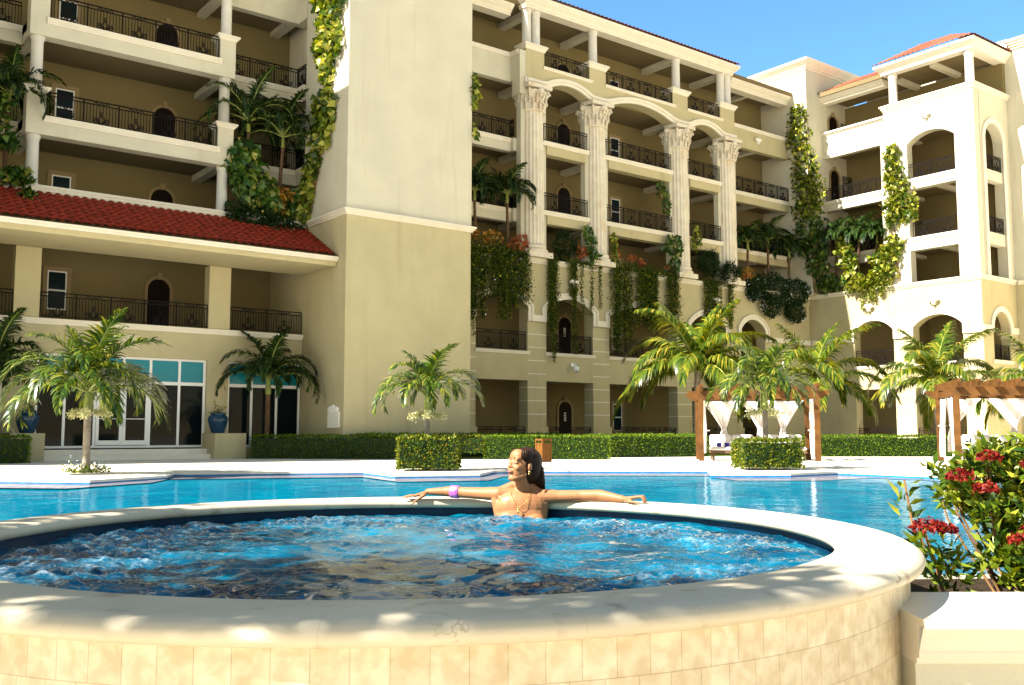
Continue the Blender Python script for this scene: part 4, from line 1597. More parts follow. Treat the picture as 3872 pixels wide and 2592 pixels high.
def leaf_cloud(pts, size, aspect, seed, hang=0.0, out=None, fold=0.35, jit=0.35, curl=0.25):
    """one folded, tapering leaf per point; hang > 0 tips them downward, out = direction they face"""
    r_ = np.random.default_rng(seed)
    n = len(pts)
    P = np.asarray(pts, dtype=float)
    d = r_.normal(size=(n, 3))
    if out is not None:
        d = d + np.asarray(out, dtype=float) * 1.3
    d[:, 2] -= hang * 2.2
    d /= np.linalg.norm(d, axis=1)[:, None]
    q = r_.normal(size=(n, 3))
    if out is not None:
        q = q * 0.6 + np.cross(np.asarray(out, dtype=float), d)
    w = np.cross(d, q)
    w /= np.linalg.norm(w, axis=1)[:, None] + 1e-9
    nn = np.cross(w, d)
    L = size * (1 + jit * r_.uniform(-1, 1, n))[:, None]
    Wd = L * aspect
    base = P - d * L * 0.3
    mid = base + d * L * 0.45 + nn * L * curl * 0.4
    tip = base + d * L - nn * L * curl * 0.3
    l = base + d * L * 0.38 + w * Wd * 0.5 + nn * Wd * fold
    rr = base + d * L * 0.38 - w * Wd * 0.5 + nn * Wd * fold
    V = np.stack([base, l, tip, rr, mid], axis=1).reshape(-1, 3)
    o = np.arange(n)[:, None] * 5
    F = np.concatenate([o + np.array([[0, 4, 1]]), o + np.array([[1, 4, 2]]), o + np.array([[2, 4, 3]]), o + np.array([[3, 4, 0]])], axis=1).reshape(-1, 3)
    return V, F


def frond(V, F, c, az, e0, droop, L, n, ll, lw, r_, v_up=0.35, plume=0.0, hang=0.4, wind=0.0, t0=0.12, bend=1.25):
    """one pinnate frond: returns its midrib; adds two rows of leaflets"""
    ca_, sa_ = math.cos(az), math.sin(az)
    pts, dirs = [], []
    p = np.array(c, dtype=float)
    N = 22
    for i in range(N + 1):
        u = i / N
        e = e0 - droop * u ** bend
        dvec = np.array([math.cos(e) * ca_, math.cos(e) * sa_, math.sin(e)])
        dvec[0] += wind * u
        dvec /= np.linalg.norm(dvec)
        pts.append(p.copy())
        dirs.append(dvec)
        p = p + dvec * L / N
    side = np.array([-sa_, ca_, 0.0])
    for i in range(n):
        u = t0 + (1 - t0) * (i + 0.5) / n
        k = min(N - 1, int(u * N))
        f = u * N - k
        b0 = pts[k] * (1 - f) + pts[k + 1] * f
        dv = dirs[k]
        up = np.cross(side, dv)
        up *= -1 if up[2] < 0 else 1
        a = R(62) * (1 - u) + R(20) * u
        prof = (0.55 + 0.9 * u if u < 0.4 else 1.05 - 0.75 * (u - 0.4) / 0.6)
        for s_ in (-1, 1):
            l_ = ll * prof * r_.uniform(0.85, 1.12)
            uu = v_up + plume * r_.uniform(-1, 1)
            d1 = dv * math.cos(a) + side * s_ * math.sin(a) + up * uu
            d1 /= np.linalg.norm(d1)
            d2 = d1 + np.array([wind * 0.5, 0, -hang * (0.8 + 0.5 * r_.random())])
            d2 /= np.linalg.norm(d2)
            d3 = d2 + np.array([wind * 0.4, 0, -hang * 0.9])
            d3 /= np.linalg.norm(d3)
            wv = np.cross(d1, up + 0.3 * side)
            wv /= np.linalg.norm(wv) + 1e-9
            m1 = b0 + d1 * l_ * 0.38
            m2 = m1 + d2 * l_ * 0.36
            tp = m2 + d3 * l_ * 0.30
            o = len(V)
            V.extend([b0 - wv * lw * 0.3, b0 + wv * lw * 0.3, m1 + wv * lw * 0.5, m1 - wv * lw * 0.5, m2 + wv * lw * 0.36, m2 - wv * lw * 0.36, tp])
            F.extend([(o, o + 1, o + 2), (o, o + 2, o + 3), (o + 3, o + 2, o + 4), (o + 3, o + 4, o + 5), (o + 5, o + 4, o + 6)])
    return pts


def palm(name, label, loc, trunk_h, crown, group=None, trunk_r=0.09, nf=13, L=1.5, ll=0.52, lw=0.035, n=36, droop=2.3, plume=0.45, material='palm', spray=True,
         shaft_h=0.45, seed=1, lean=(0.0, 0.0), wind=0.0, tm='trunk', elev=(1.45, 0.15), hang=0.45, cat='palm tree', base_z=0.0, v_up=0.35):
    r_ = random.Random(seed)
    root = thing(name, label, cat, (loc[0], loc[1], base_z), 0, group)
    tb = MB()
    H = trunk_h
    m = max(8, int(H / 0.12))
    path, rad = [], []
    for i in range(m + 1):
        t = i / m
        path.append((lean[0] * t * t, lean[1] * t * t, H * t))
        rad.append(trunk_r * (1.22 - 0.3 * min(1, t * 3) if t < 0.33 else 0.92 + 0.0 * t) * (1.0 + (0.03 if i % 2 else 0)))
    tb.tube(path, rad, 10)
    tb.build('trunk', tm, root, 60)
    top = Vector(path[-1])
    if shaft_h > 0:
        sb = MB()
        sb.tube([top, top + Vector((0, 0, shaft_h * 0.35)), top + Vector((0, 0, shaft_h * 0.8)), top + Vector((0, 0, shaft_h))], [trunk_r * 1.15, trunk_r * 1.1, trunk_r * 0.8, trunk_r * 0.5], 10)
        sb.build('crownshaft', 'shaft', root, 60)
    V, F = [], []
    mid = MB()
    c = np.array(top) + np.array([0, 0, shaft_h])
    for i in range(nf):
        t = (i + 0.5) / nf
        e0 = elev[0] + (elev[1] - elev[0]) * t ** 0.8
        az = i * 2.39996 + r_.uniform(-0.25, 0.25)
        Lf = L * r_.uniform(0.85, 1.08) * (0.8 if i < 2 else 1)
        k = min(1.0, t / 0.4)
        k = k * k * (3 - 2 * k)
        e_end = 0.75 + (-droop - 0.75) * k
        dr = max(0.3, e0 - e_end) * r_.uniform(0.88, 1.08)
        pts = frond(V, F, c - np.array([0, 0, 0.12 * shaft_h * t]), az, e0, dr, Lf, n, ll, lw, r_, v_up, plume, hang, wind, 0.12, 1.35)
        mid.tube([tuple(q) for q in pts[::3]], [0.022 * L / 1.5 * (1 - 0.8 * k / 7) for k in range(len(pts[::3]))], 4, False)
    np_mesh('fronds', V, F, material, root)
    mid.build('frond_ribs', 'shaft', root, recalc=False)
    a0 = 0.0
    if spray:
        for s_ in range(3):
            P = []
            a0 = r_.uniform(0, 6.28) if s_ == 0 else a0 + 2.1
            for k in range(260):
                u = r_.random()
                P.append((top.x + math.cos(a0) * (0.08 + 0.40 * u) + r_.gauss(0, 0.03 * (0.4 + 1.5 * u)), top.y + math.sin(a0) * (0.08 + 0.40 * u) + r_.gauss(0, 0.03 * (0.4 + 1.5 * u)), top.z - 0.04 + 0.06 * u - 0.14 * u * u + r_.gauss(0, 0.045)))
            v, f = leaf_cloud(P, 0.075, 0.35, seed + 5 + s_)
            np_mesh('flower_spray', v, f, 'seed', root)
    return root


G = 'adonidia palms round the pool'
palm('palm_tree', 'bushy palm with a pale trunk growing from a small flower bed at the pool edge', (5.86, 23.24), 1.42, None, None, 0.085, 27, 2.15, 0.60, 0.05, 42, 1.75, 0.4, seed=11, wind=0.10, elev=(1.52, 0.35), hang=0.5)
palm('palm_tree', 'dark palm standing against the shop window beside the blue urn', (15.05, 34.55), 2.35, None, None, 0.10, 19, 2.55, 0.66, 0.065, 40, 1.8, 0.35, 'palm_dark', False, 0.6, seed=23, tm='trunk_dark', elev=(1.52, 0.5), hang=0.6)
palm('palm_tree', 'arching palm rising from a clipped box of shrub before the plain beige tower', (13.13, 20.55), 1.42, None, None, 0.08, 18, 1.75, 0.46, 0.045, 36, 1.8, 0.35, seed=37, wind=0.06, elev=(1.52, 0.6), hang=0.5)
palm('palm_tree', 'arching palm rising from a clipped shrub in front of the curtained pergola', (20.4, 15.95), 1.5, None, None, 0.075, 18, 1.9, 0.48, 0.045, 36, 1.75, 0.4, seed=41, wind=0.06, elev=(1.52, 0.55), hang=0.5)
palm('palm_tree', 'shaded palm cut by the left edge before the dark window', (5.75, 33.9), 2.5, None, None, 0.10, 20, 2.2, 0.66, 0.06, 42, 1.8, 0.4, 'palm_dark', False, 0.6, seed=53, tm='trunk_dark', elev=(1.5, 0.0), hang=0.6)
# coconut palms behind the hedge
palm('coconut_palm', 'tall glossy coconut palm behind the left end of the curtained pergola', (31.1, 27.9), 3.5, None, None, 0.14, 24, 4.2, 1.15, 0.075, 66, 1.45, 0.15, 'coco', False, 0.0, 61, (0.1, -0.1), 0.05, 'trunk', (1.5, 0.05), 0.75, v_up=0.2)
palm('coconut_palm', 'wind blown yellow green coconut palm behind the right end of the curtained pergola', (35.2, 24.9), 3.0, None, None, 0.13, 17, 3.8, 1.05, 0.07, 62, 1.45, 0.15, 'coco', False, 0.0, 67, (0.1, 0.1), 0.14, 'trunk', (1.5, 0.0), 0.7, v_up=0.2)
palm('coconut_palm', 'coconut palm standing left of the second pergola before the sunlit arches', (37.4, 20.8), 2.9, None, None, 0.13, 17, 3.6, 1.0, 0.07, 62, 1.35, 0.15, 'coco', False, 0.0, 71, (0, 0), 0.10, 'trunk', (1.5, 0.0), 0.7, v_up=0.2)
palm('coconut_palm', 'coconut palm at the right edge behind the second pergola', (39.5, 17.6), 3.0, None, None, 0.13, 16, 3.2, 1.0, 0.07, 58, 1.4, 0.12, 'coco', False, 0.0, 73, (0, 0), 0.12, 'trunk', (1.4, -0.3), 0.65, v_up=0.2)
# palms growing in the planters of the second floor
for (x, y, h, L, lab, sd) in ((14.6, 36.0, 3.6, 2.6, 'dark palm in the left planter nearest the white balcony pedestal', 81), (15.9, 35.9, 3.2, 2.6, 'dark palm in the left planter nearest the plain tower', 82),
                              (6.15, 36.2, 2.9, 2.0, 'dark balcony palm cut by the left edge of the picture', 83),
                              (25.75, 36.3, 2.6, 1.75, 'balcony palm close to the tower edge above the trailing green curtain', 84), (27.55, 36.2, 2.7, 1.95, 'balcony palm in front of the first fluted column', 85),
                              (45.1, 36.3, 2.5, 1.6, 'balcony palm next to the last fluted column', 86), (46.9, 36.2, 2.9, 1.8, 'tallest balcony palm above the blue flowered shrub', 87), (48.7, 36.1, 2.4, 1.6, 'balcony palm leaning over the right end of the blue flowered shrub', 88),
                              (50.75, 34.2, 3.2, 1.7, 'balcony palm right beside the inner corner vine', 89), (50.7, 32.7, 3.1, 1.8, 'balcony palm in the sunlit planter between the two climbing vines', 90), (50.75, 31.7, 2.9, 1.5, 'balcony palm touching the sunlit pillar vine', 91)):
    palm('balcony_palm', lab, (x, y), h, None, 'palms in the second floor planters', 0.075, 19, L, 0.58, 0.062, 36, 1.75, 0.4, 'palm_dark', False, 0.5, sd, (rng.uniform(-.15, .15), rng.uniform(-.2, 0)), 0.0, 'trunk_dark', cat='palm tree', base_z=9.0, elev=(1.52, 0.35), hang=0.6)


def hedge_box(name, label, p0, p1, depth, z0, z1, dens, size, material, seed, group=None, skirt=0.0, blooms=None):
    """clipped hedge: dark twiggy core, leaves all over its faces"""
    r_ = np.random.default_rng(seed)
    p0, p1 = np.array(p0, float), np.array(p1, float)
    d = p1 - p0
    L = np.linalg.norm(d)
    d /= L
    nrm = np.array([-d[1], d[0]])
    root = thing(name, label, 'hedge', (p0[0], p0[1], 0), math.atan2(d[1], d[0]), group)
    c = MB()
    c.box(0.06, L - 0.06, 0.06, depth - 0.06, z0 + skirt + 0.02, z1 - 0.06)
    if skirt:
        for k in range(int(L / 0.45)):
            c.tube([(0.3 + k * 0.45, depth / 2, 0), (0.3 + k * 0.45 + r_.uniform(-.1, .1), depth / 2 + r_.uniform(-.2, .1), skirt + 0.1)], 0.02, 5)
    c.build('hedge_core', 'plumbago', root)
    pts, outs = [], []
    for (w, h, fn, o) in ((L, z1 - z0 - skirt, lambda a, b_: (a, 0, z0 + skirt + b_), (0, -1, 0.25)), (L, depth, lambda a, b_: (a, b_, z1), (0, 0, 1)), (depth, z1 - z0 - skirt, lambda a, b_: (0, a, z0 + skirt + b_), (-1, 0, .25)),
                          (depth, z1 - z0 - skirt, lambda a, b_: (L, a, z0 + skirt + b_), (1, 0, .25)), (L, z1 - z0 - skirt, lambda a, b_: (a, depth, z0 + skirt + b_), (0, 1, .25))):
        k = int(w * h * dens * (0.35 if o[1] == 1 else 1))
        A, B_ = r_.uniform(0, w, k), r_.uniform(0, h, k)
        q = np.array([fn(a, b_) for a, b_ in zip(A, B_)])
        bump = np.array([noise.noise(Vector(p * 2.3)) for p in q]) * 0.05
        q = q + np.array(o) * (bump[:, None] + r_.normal(0, 0.018, (k, 1)) + (np.abs(r_.normal(0, 0.022, (k, 1))) if o[2] == 1 else 0))
        pts.append(q)
        outs.append(np.tile(np.array(o, float), (k, 1)))
    pts = np.concatenate(pts)
    v, f = leaf_cloud(pts, size, 0.55, seed + 1, 0.0, np.concatenate(outs))
    np_mesh('hedge_leaves', v, f, material, root)
    if blooms:
        k = blooms[1]
        q = pts[r_.integers(0, len(pts), k)] + r_.normal(0, 0.02, (k, 3))
        v, f = leaf_cloud(q, 0.06, 0.9, seed + 2)
        np_mesh('blossoms', v, f, blooms[0], root)
    return root


hedge_box('hedge', 'long clipped dark green hedge right of the blue urn plinth', (14.05, 33.75), (18.6, 29.45), 0.9, 0, 0.80, 520, 0.062, 'hedge', 201)
hedge_box('hedge', 'looser yellow green hedge with bare stems behind the bather', (18.6, 29.45), (20.2, 27.9), 0.85, 0, 0.79, 420, 0.075, 'boxhedge', 202, skirt=0.2)
hedge_box('hedge', 'clipped sunlit hedge right of the wooden bin', (20.2, 27.9), (23.4, 24.95), 0.9, 0, 0.79, 520, 0.062, 'hedge', 203)
hedge_box('hedge', 'shaded dark hedge set back between the bin hedge and the pergola', (25.4, 27.0), (29.6, 25.9), 0.9, 0, 0.82, 480, 0.065, 'hedge', 204)
hedge_box('hedge', 'low sunlit hedge between the two pergolas', (31.8, 24.0), (37.4, 19.7), 0.9, 0, 0.78, 480, 0.065, 'hedge', 205)
hedge_box('hedge', 'small clipped hedge at the left edge beside the plinth', (1.5, 33.2), (6.62, 32.7), 0.9, 0, 0.80, 480, 0.062, 'hedge', 206)
hedge_box('hedge', 'thin dark hedge along the foot of the plain tower', (17.2, 31.0), (27.2, 31.6), 0.6, 0, 0.86, 300, 0.07, 'hedge', 207)
hedge_box('box_shrub', 'clipped square shrub with orange buds round the palm before the tower', *(cw(-2.76, 23.6), cw(-1.34, 23.6)), 1.45, 0, 0.79, 620, 0.07, 'boxhedge', 208, blooms=('croton', 14), skirt=0.04)
hedge_box('box_shrub', 'clipped square shrub dotted with pale blooms before the curtained pergola', *(cw(5.70, 24.2), cw(7.15, 24.2)), 1.4, 0, 0.72, 620, 0.07, 'boxhedge', 209, blooms=('bluebloom', 22), skirt=0.04)
# flower bed at the foot of the left pool palm
fb = thing('flower_bed', 'low bed of sparse flowers round the foot of the left pool palm', 'plants', (5.86, 23.2, 0))
r_ = np.random.default_rng(5)
a_, q_ = r_.uniform(0, 6.28, 420), r_.uniform(0, 1, 420) ** 0.6
pts = np.stack([np.cos(a_) * q_ * 0.50, np.sin(a_) * q_ * 0.50, np.abs(r_.normal(0, 0.10, 420)) + 0.02], axis=1)
v, f = leaf_cloud(pts, 0.085, 0.4, 6)
np_mesh('foliage', v, f, 'boxhedge', fb)
v, f = leaf_cloud(pts[:46] + np.array([0, 0, 0.1]), 0.05, 0.9, 7)
np_mesh('blossoms', v, f, 'bluebloom', fb)
b = MB()
b.lathe([(0.56, 0), (0.58, 0.03), (0.50, 0.035)], (0, 0, 0.0), 24)
b.build('bed_kerb', 'trim', fb)


def hanging(name, label, x0, x1, ztop, strands, y, material='trail', n_per_m=120, size=0.075, seed=1, group=None, cat='climbing plant', plane='A', mound=0.3, blooms=None, spread=0.10):
    """leafy mass on a planter edge with trailing strands: strands = (centre, half width, bottom z)"""
    r_ = np.random.default_rng(seed)
    root = thing(name, label, cat, (0, 0, 0), 0, group)
    P = []
    area = (x1 - x0) * (0.45 + mound)
    k = int(area * 520)
    u = r_.uniform(x0, x1, k)
    P.append(np.stack([u, y + r_.normal(0.02, 0.13, k), ztop + np.abs(r_.normal(0, mound * 0.5, k)) - 0.25 * r_.random(k)], axis=1))
    stems = MB()
    for c, hw, zb in strands:
        ns = max(2, int(hw / 0.028))
        for i in range(ns):
            u0 = c + r_.uniform(-hw, hw)
            zz = zb + (ztop - zb) * abs(r_.normal(0, 0.16))
            k = int(max(4, (ztop - zz) * n_per_m * 0.75))
            t = r_.uniform(0, 1, k)
            sway = np.sin(t * 5 + r_.uniform(0, 6)) * 0.05
            P.append(np.stack([u0 + sway + r_.normal(0, 0.05, k), y - spread * 0.4 + r_.normal(0, spread * 0.5, k), ztop - (ztop - zz) * t], axis=1))
            if i % 3 == 0:
                stems.tube([(u0, y, ztop), (u0 + 0.02, y - 0.02, (ztop + zz) / 2), (u0, y, zz)], 0.008, 4)
    P = np.concatenate(P)
    if plane == 'B':
        P = P[:, [1, 0, 2]]
        stems.v = [(v_[1], v_[0], v_[2]) for v_ in stems.v]
    o = (0, -1, 0.1) if plane == 'A' else (-1, 0, 0.1)
    v, f = leaf_cloud(P, size, 0.7, seed + 1, 0.55, o)
    np_mesh('foliage', v, f, material, root)
    if stems.v:
        stems.build('stems', 'stem', root, recalc=False)
    if blooms:
        for mt, kk in blooms:
            q = P[r_.integers(0, len(P), kk)] + np.array(o) * 0.08
            v, f = leaf_cloud(q, 0.075, 0.95, seed + 3)
            np_mesh('blossoms', v, f, mt, root)
    return root


GH = 'plants trailing from the second floor planters'
hanging('trailing_plant', 'wide curtain of trailing leaves against the tower with white and yellow blooms', 24.4, 28.35, 9.3, [(25.3, 0.55, 5.9), (26.3, 0.6, 7.1), (27.0, 0.35, 6.1), (27.7, 0.5, 6.6), (28.3, 0.15, 6.9), (25.15, 0.1, 5.2)], 35.78, 'trail', 120, 0.08, 301, GH, mound=0.55, blooms=(('bluebloom', 16), ('yellowbloom', 14)), spread=0.22)
hanging('trailing_plant', 'longest single trailing strand hanging left of the arched door', 29.62, 30.45, 9.38, [(30.02, 0.36, 5.6), (30.0, 0.14, 4.2)], 35.85, 'trail', 130, 0.075, 302, GH, mound=0.15, spread=0.14)
hanging('trailing_plant', 'trailing strand over a white shell lamp right of the arched door', 30.8, 33.2, 9.32, [(31.25, 0.22, 7.4), (31.3, 0.16, 4.6), (31.85, 0.03, 6.6), (32.5, 0.06, 6.6), (33.0, 0.05, 7.0)], 35.85, 'trail', 120, 0.075, 303, GH, mound=0.14)
hanging('trailing_plant', 'broad green curtain between the second and third fluted columns in three clumps', 33.75, 38.95, 9.35, [(34.1, 0.35, 4.9), (34.9, 0.30, 5.2), (36.2, 0.75, 6.3), (36.6, 0.4, 5.8), (38.2, 0.45, 6.5)], 35.8, 'trail', 125, 0.08, 304, GH, mound=0.35, blooms=(('yellowbloom', 8),), spread=0.2)
hanging('trailing_plant', 'double strand of trailing leaves between the last two fluted columns', 40.7, 43.4, 9.3, [(41.3, 0.45, 6.6), (42.0, 0.25, 5.9), (42.95, 0.2, 6.5)], 35.85, 'trail', 120, 0.075, 305, GH, mound=0.15)
hanging('trailing_plant', 'sunlit leaves trailing over the coping of the right wing', 30.3, 33.4, 9.25, [(31.6, 0.3, 8.3), (32.2, 0.15, 7.9), (31.0, 0.2, 8.6)], 50.35, 'pothos', 60, 0.10, 306, GH, plane='B', mound=0.4)


def blob_points(centre, rad, n, seed, shell=0.55):
    r_ = np.random.default_rng(seed)
    d = r_.normal(size=(n, 3))
    d /= np.linalg.norm(d, axis=1)[:, None]
    rr = shell + (1 - shell) * r_.random((n, 1)) ** 0.5
    lump = np.array([1 + 0.35 * noise.noise(Vector(q * 2.1) + Vector((seed, 0, 0))) for q in d])[:, None]
    return np.asarray(centre) + d * rr * lump * np.asarray(rad)


def bush(name, label, blobs, material, size, aspect, seed, group=None, cat='shrub', hang=0.0, blooms=None, dens=1.0, stems=True):
    root = thing(name, label, cat, (*blobs[0][0][:2], 0), 0, group)
    o = np.array([*blobs[0][0][:2], 0])
    P = np.concatenate([blob_points(c, r_, int(n * dens), seed + i) for i, (c, r_, n) in enumerate(blobs)]) - o
    v, f = leaf_cloud(P, size, aspect, seed + 9, hang)
    np_mesh('foliage', v, f, material, root)
    if stems:
        s_ = MB()
        for c, r_, n in blobs:
            q = np.asarray(c) - o
            for k in range(3):
                s_.tube([(q[0] + 0.1 * (k - 1), q[1], q[2] - r_[2] * 1.0), (q[0] + r_[0] * 0.4 * (k - 1), q[1], q[2] + r_[2] * 0.5)], 0.012, 5)
        s_.build('stems', 'stem', root, recalc=False)
    if blooms:
        r2 = np.random.default_rng(seed + 77)
        for mt, kk, sz in blooms:
            q = P[r2.integers(0, len(P), kk)]
            cc = P.mean(axis=0)
            q = cc + (q - cc) * 1.06
            v, f = leaf_cloud(q, sz, 0.95, seed + 5)
            np_mesh('blossoms', v, f, mt, root)
    return root


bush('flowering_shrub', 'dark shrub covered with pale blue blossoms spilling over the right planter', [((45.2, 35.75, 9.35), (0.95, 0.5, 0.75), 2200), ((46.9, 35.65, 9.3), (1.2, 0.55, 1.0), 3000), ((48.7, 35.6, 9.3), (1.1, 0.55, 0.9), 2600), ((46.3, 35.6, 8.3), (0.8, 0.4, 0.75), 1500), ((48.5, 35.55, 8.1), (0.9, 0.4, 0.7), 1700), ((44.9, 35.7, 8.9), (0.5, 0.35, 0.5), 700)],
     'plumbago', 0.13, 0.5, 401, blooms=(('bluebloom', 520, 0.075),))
bush('flowering_shrub', 'dark shrub with yellow and blue blossoms over the tiled roof in the left corner', [((14.6, 35.2, 9.05), (1.0, 0.45, 0.5), 1700), ((15.6, 35.15, 8.85), (0.9, 0.45, 0.45), 1500), ((13.95, 35.3, 9.3), (0.5, 0.35, 0.4), 600), ((15.3, 34.8, 8.45), (0.5, 0.35, 0.3), 500)],
     'plumbago', 0.12, 0.5, 411, blooms=(('yellowbloom', 26, 0.09), ('bluebloom', 30, 0.06)))
bush('pothos_plant', 'broad leaved variegated plant heaped left of the orange croton in the left planter', [((14.3, 35.5, 11.3), (0.75, 0.35, 0.9), 300), ((14.6, 35.3, 10.4), (0.9, 0.4, 0.65), 320), ((15.1, 35.3, 9.9), (0.6, 0.35, 0.45), 150), ((16.2, 35.5, 9.9), (0.5, 0.3, 0.6), 150)], 'pothos_dark', 0.34, 0.75, 421, hang=0.6)
bush('croton_plant', 'orange and yellow croton in the left planter between broad green leaves', [((15.75, 35.3, 10.25), (0.42, 0.3, 0.28), 120), ((15.7, 35.25, 9.75), (0.25, 0.2, 0.25), 45)], 'croton', 0.30, 0.32, 431, hang=0.2)
bush('croton_plant', 'orange croton behind the trailing curtain next to the tower edge', [((25.4, 36.0, 10.0), (0.35, 0.25, 0.3), 80), ((26.5, 36.0, 9.95), (0.6, 0.3, 0.35), 130)], 'croton', 0.26, 0.3, 433)
bush('croton_plant', 'dark bronze croton in front of the first fluted column', [((28.0, 35.7, 9.85), (0.35, 0.25, 0.4), 120), ((27.6, 35.8, 9.7), (0.3, 0.2, 0.3), 80)], 'redcroton', 0.22, 0.35, 435)
bush('croton_plant', 'red orange croton left of the second fluted column', [((31.9, 35.85, 9.85), (0.35, 0.25, 0.3), 110)], 'redcroton', 0.22, 0.35, 437)
bush('croton_plant', 'row of red crotons above the broad green curtain', [((34.4, 35.95, 9.95), (0.25, 0.2, 0.22), 70), ((35.4, 35.95, 9.95), (0.25, 0.2, 0.2), 60), ((36.1, 35.95, 9.75), (0.25, 0.2, 0.2), 60), ((38.4, 35.95, 9.75), (0.4, 0.25, 0.25), 80)], 'redcroton', 0.22, 0.32, 439)
bush('croton_plant', 'golden croton left of the blue flowered shrub', [((44.5, 35.7, 10.0), (0.45, 0.3, 0.35), 130)], 'croton', 0.28, 0.3, 441)
bush('pothos_plant', 'leafy vine heaped at the foot of the second fluted column', [((32.2, 35.75, 10.9), (0.3, 0.2, 0.35), 60), ((32.4, 35.7, 10.2), (0.35, 0.2, 0.55), 90), ((32.6, 35.7, 9.6), (0.3, 0.2, 0.35), 60)], 'pothos_dark', 0.26, 0.75, 443, hang=0.5)
bush('pothos_plant', 'slim pale leaved vine on the right side of the second fluted column', [((33.95, 35.75, 10.6), (0.16, 0.15, 0.5), 60), ((34.0, 35.7, 9.8), (0.18, 0.15, 0.5), 60)], 'pothos', 0.26, 0.6, 445, hang=0.6)
bush('pothos_plant', 'bright leafy vine climbing the left side of the third fluted column', [((38.3, 35.7, 10.9), (0.6, 0.25, 0.6), 150), ((38.45, 35.75, 9.9), (0.35, 0.2, 0.4), 70)], 'pothos_dark', 0.28, 0.75, 447, hang=0.5)
bush('pothos_plant', 'pale vine on the right side of the third fluted column', [((40.25, 35.8, 11.6), (0.28, 0.2, 0.75), 90)], 'pothos', 0.28, 0.65, 449, hang=0.6)
bush('pothos_plant', 'tuft of vine hanging under the third floor beam beside the third column', [((37.9, 36.2, 14.0), (0.35, 0.25, 0.45), 60), ((38.3, 36.15, 13.3), (0.25, 0.2, 0.75), 80)], 'pothos_dark', 0.26, 0.6, 451, hang=0.7)
bush('sago_plant', 'dark spiky plants between the third and fourth fluted columns', [((41.3, 35.9, 10.3), (0.8, 0.4, 0.75), 700), ((42.9, 35.7, 9.9), (0.75, 0.4, 0.6), 600)], 'plumbago', 0.42, 0.07, 453)
bush('sago_plant', 'faint dark spiky plant in the planter below the first small arch', [((31.0, 36.1, 10.1), (0.75, 0.4, 0.7), 420)], 'plumbago', 0.42, 0.07, 455)


def climber(name, label, clumps, stem, seed, material='pothos', size=0.30, group=None):
    root = thing(name, label, 'climbing plant', (0, 0, 0), 0, group)
    P, O = [], []
    for i, (c, r_, n, o) in enumerate(clumps):
        n = int(n * 1.8)
        r_ = (r_[0] * 1.2, r_[1] * 1.22, r_[2] * 1.12)
        P.append(blob_points(c, r_, n, seed + i, 0.25))
        O.append(np.tile(np.array(o, float), (n, 1)))
    v, f = leaf_cloud(np.concatenate(P), size, 0.72, seed + 3, 0.65, np.concatenate(O))
    np_mesh('foliage', v, f, material, root)
    s_ = MB()
    for st in stem:
        s_.tube(st, 0.03, 6)
    s_.build('stems', 'stem', root)
    return root


ob = (-1, 0, 0.1)
climber('climbing_vine', 'sunlit broad leaved vine climbing the left side of the plain tower',
        [((16.68, 33.3, 17.9), (0.24, 1.05, 1.2), 240, ob), ((16.68, 33.4, 16.0), (0.22, 0.95, 1.0), 180, ob), ((16.72, 33.5, 14.85), (0.10, 0.4, 0.5), 40, ob), ((16.68, 33.6, 13.4), (0.22, 0.75, 0.75), 120, ob), ((16.68, 33.9, 12.4), (0.2, 0.7, 0.6), 90, ob),
         ((16.70, 34.6, 11.4), (0.15, 0.55, 0.6), 80, ob), ((16.70, 35.0, 10.5), (0.16, 0.45, 0.6), 90, ob), ((16.65, 35.2, 9.7), (0.16, 0.35, 0.45), 60, ob)],
        [[(16.8, 35.2, 8.9), (16.8, 34.7, 10.5), (16.8, 34.2, 11.6), (16.8, 33.9, 13), (16.8, 33.5, 15), (16.8, 33.3, 18.5)], [(16.8, 34.9, 9.5), (16.8, 34.3, 11.2), (16.8, 33.7, 12.8)]], 501, size=0.34)
oc = (-0.8, -0.6, 0.1)
climber('climbing_vine', 'tall vine climbing the inner corner tower, bright above and dark below',
        [((49.75, 35.9, 20.3), (0.25, 0.55, 0.8), 110, oc), ((49.75, 36.0, 19.0), (0.3, 0.8, 0.9), 150, oc), ((49.8, 35.7, 18.0), (0.3, 0.75, 0.6), 70, oc), ((49.8, 35.5, 16.9), (0.45, 0.8, 0.9), 190, oc), ((49.85, 35.4, 15.6), (0.6, 0.95, 0.9), 230, oc),
         ((49.8, 35.4, 14.5), (0.65, 0.9, 0.7), 170, oc)],
        [[(50.0, 35.25, 9.2), (49.9, 35.25, 13), (49.8, 35.3, 17), (49.8, 35.4, 20)]], 511)
climber('climbing_vine', 'dark lower growth of creepers in the inner corner planter',
        [((49.8, 35.3, 13.2), (0.65, 0.8, 0.8), 160, oc), ((49.9, 35.2, 12.0), (0.6, 0.8, 0.8), 150, oc), ((50.0, 35.0, 10.9), (0.55, 0.7, 0.7), 120, oc), ((50.4, 34.4, 9.8), (0.5, 0.9, 0.5), 150, oc)],
        [[(50.1, 35.2, 9.2), (50.0, 35.2, 13)]], 521, 'pothos_dark')
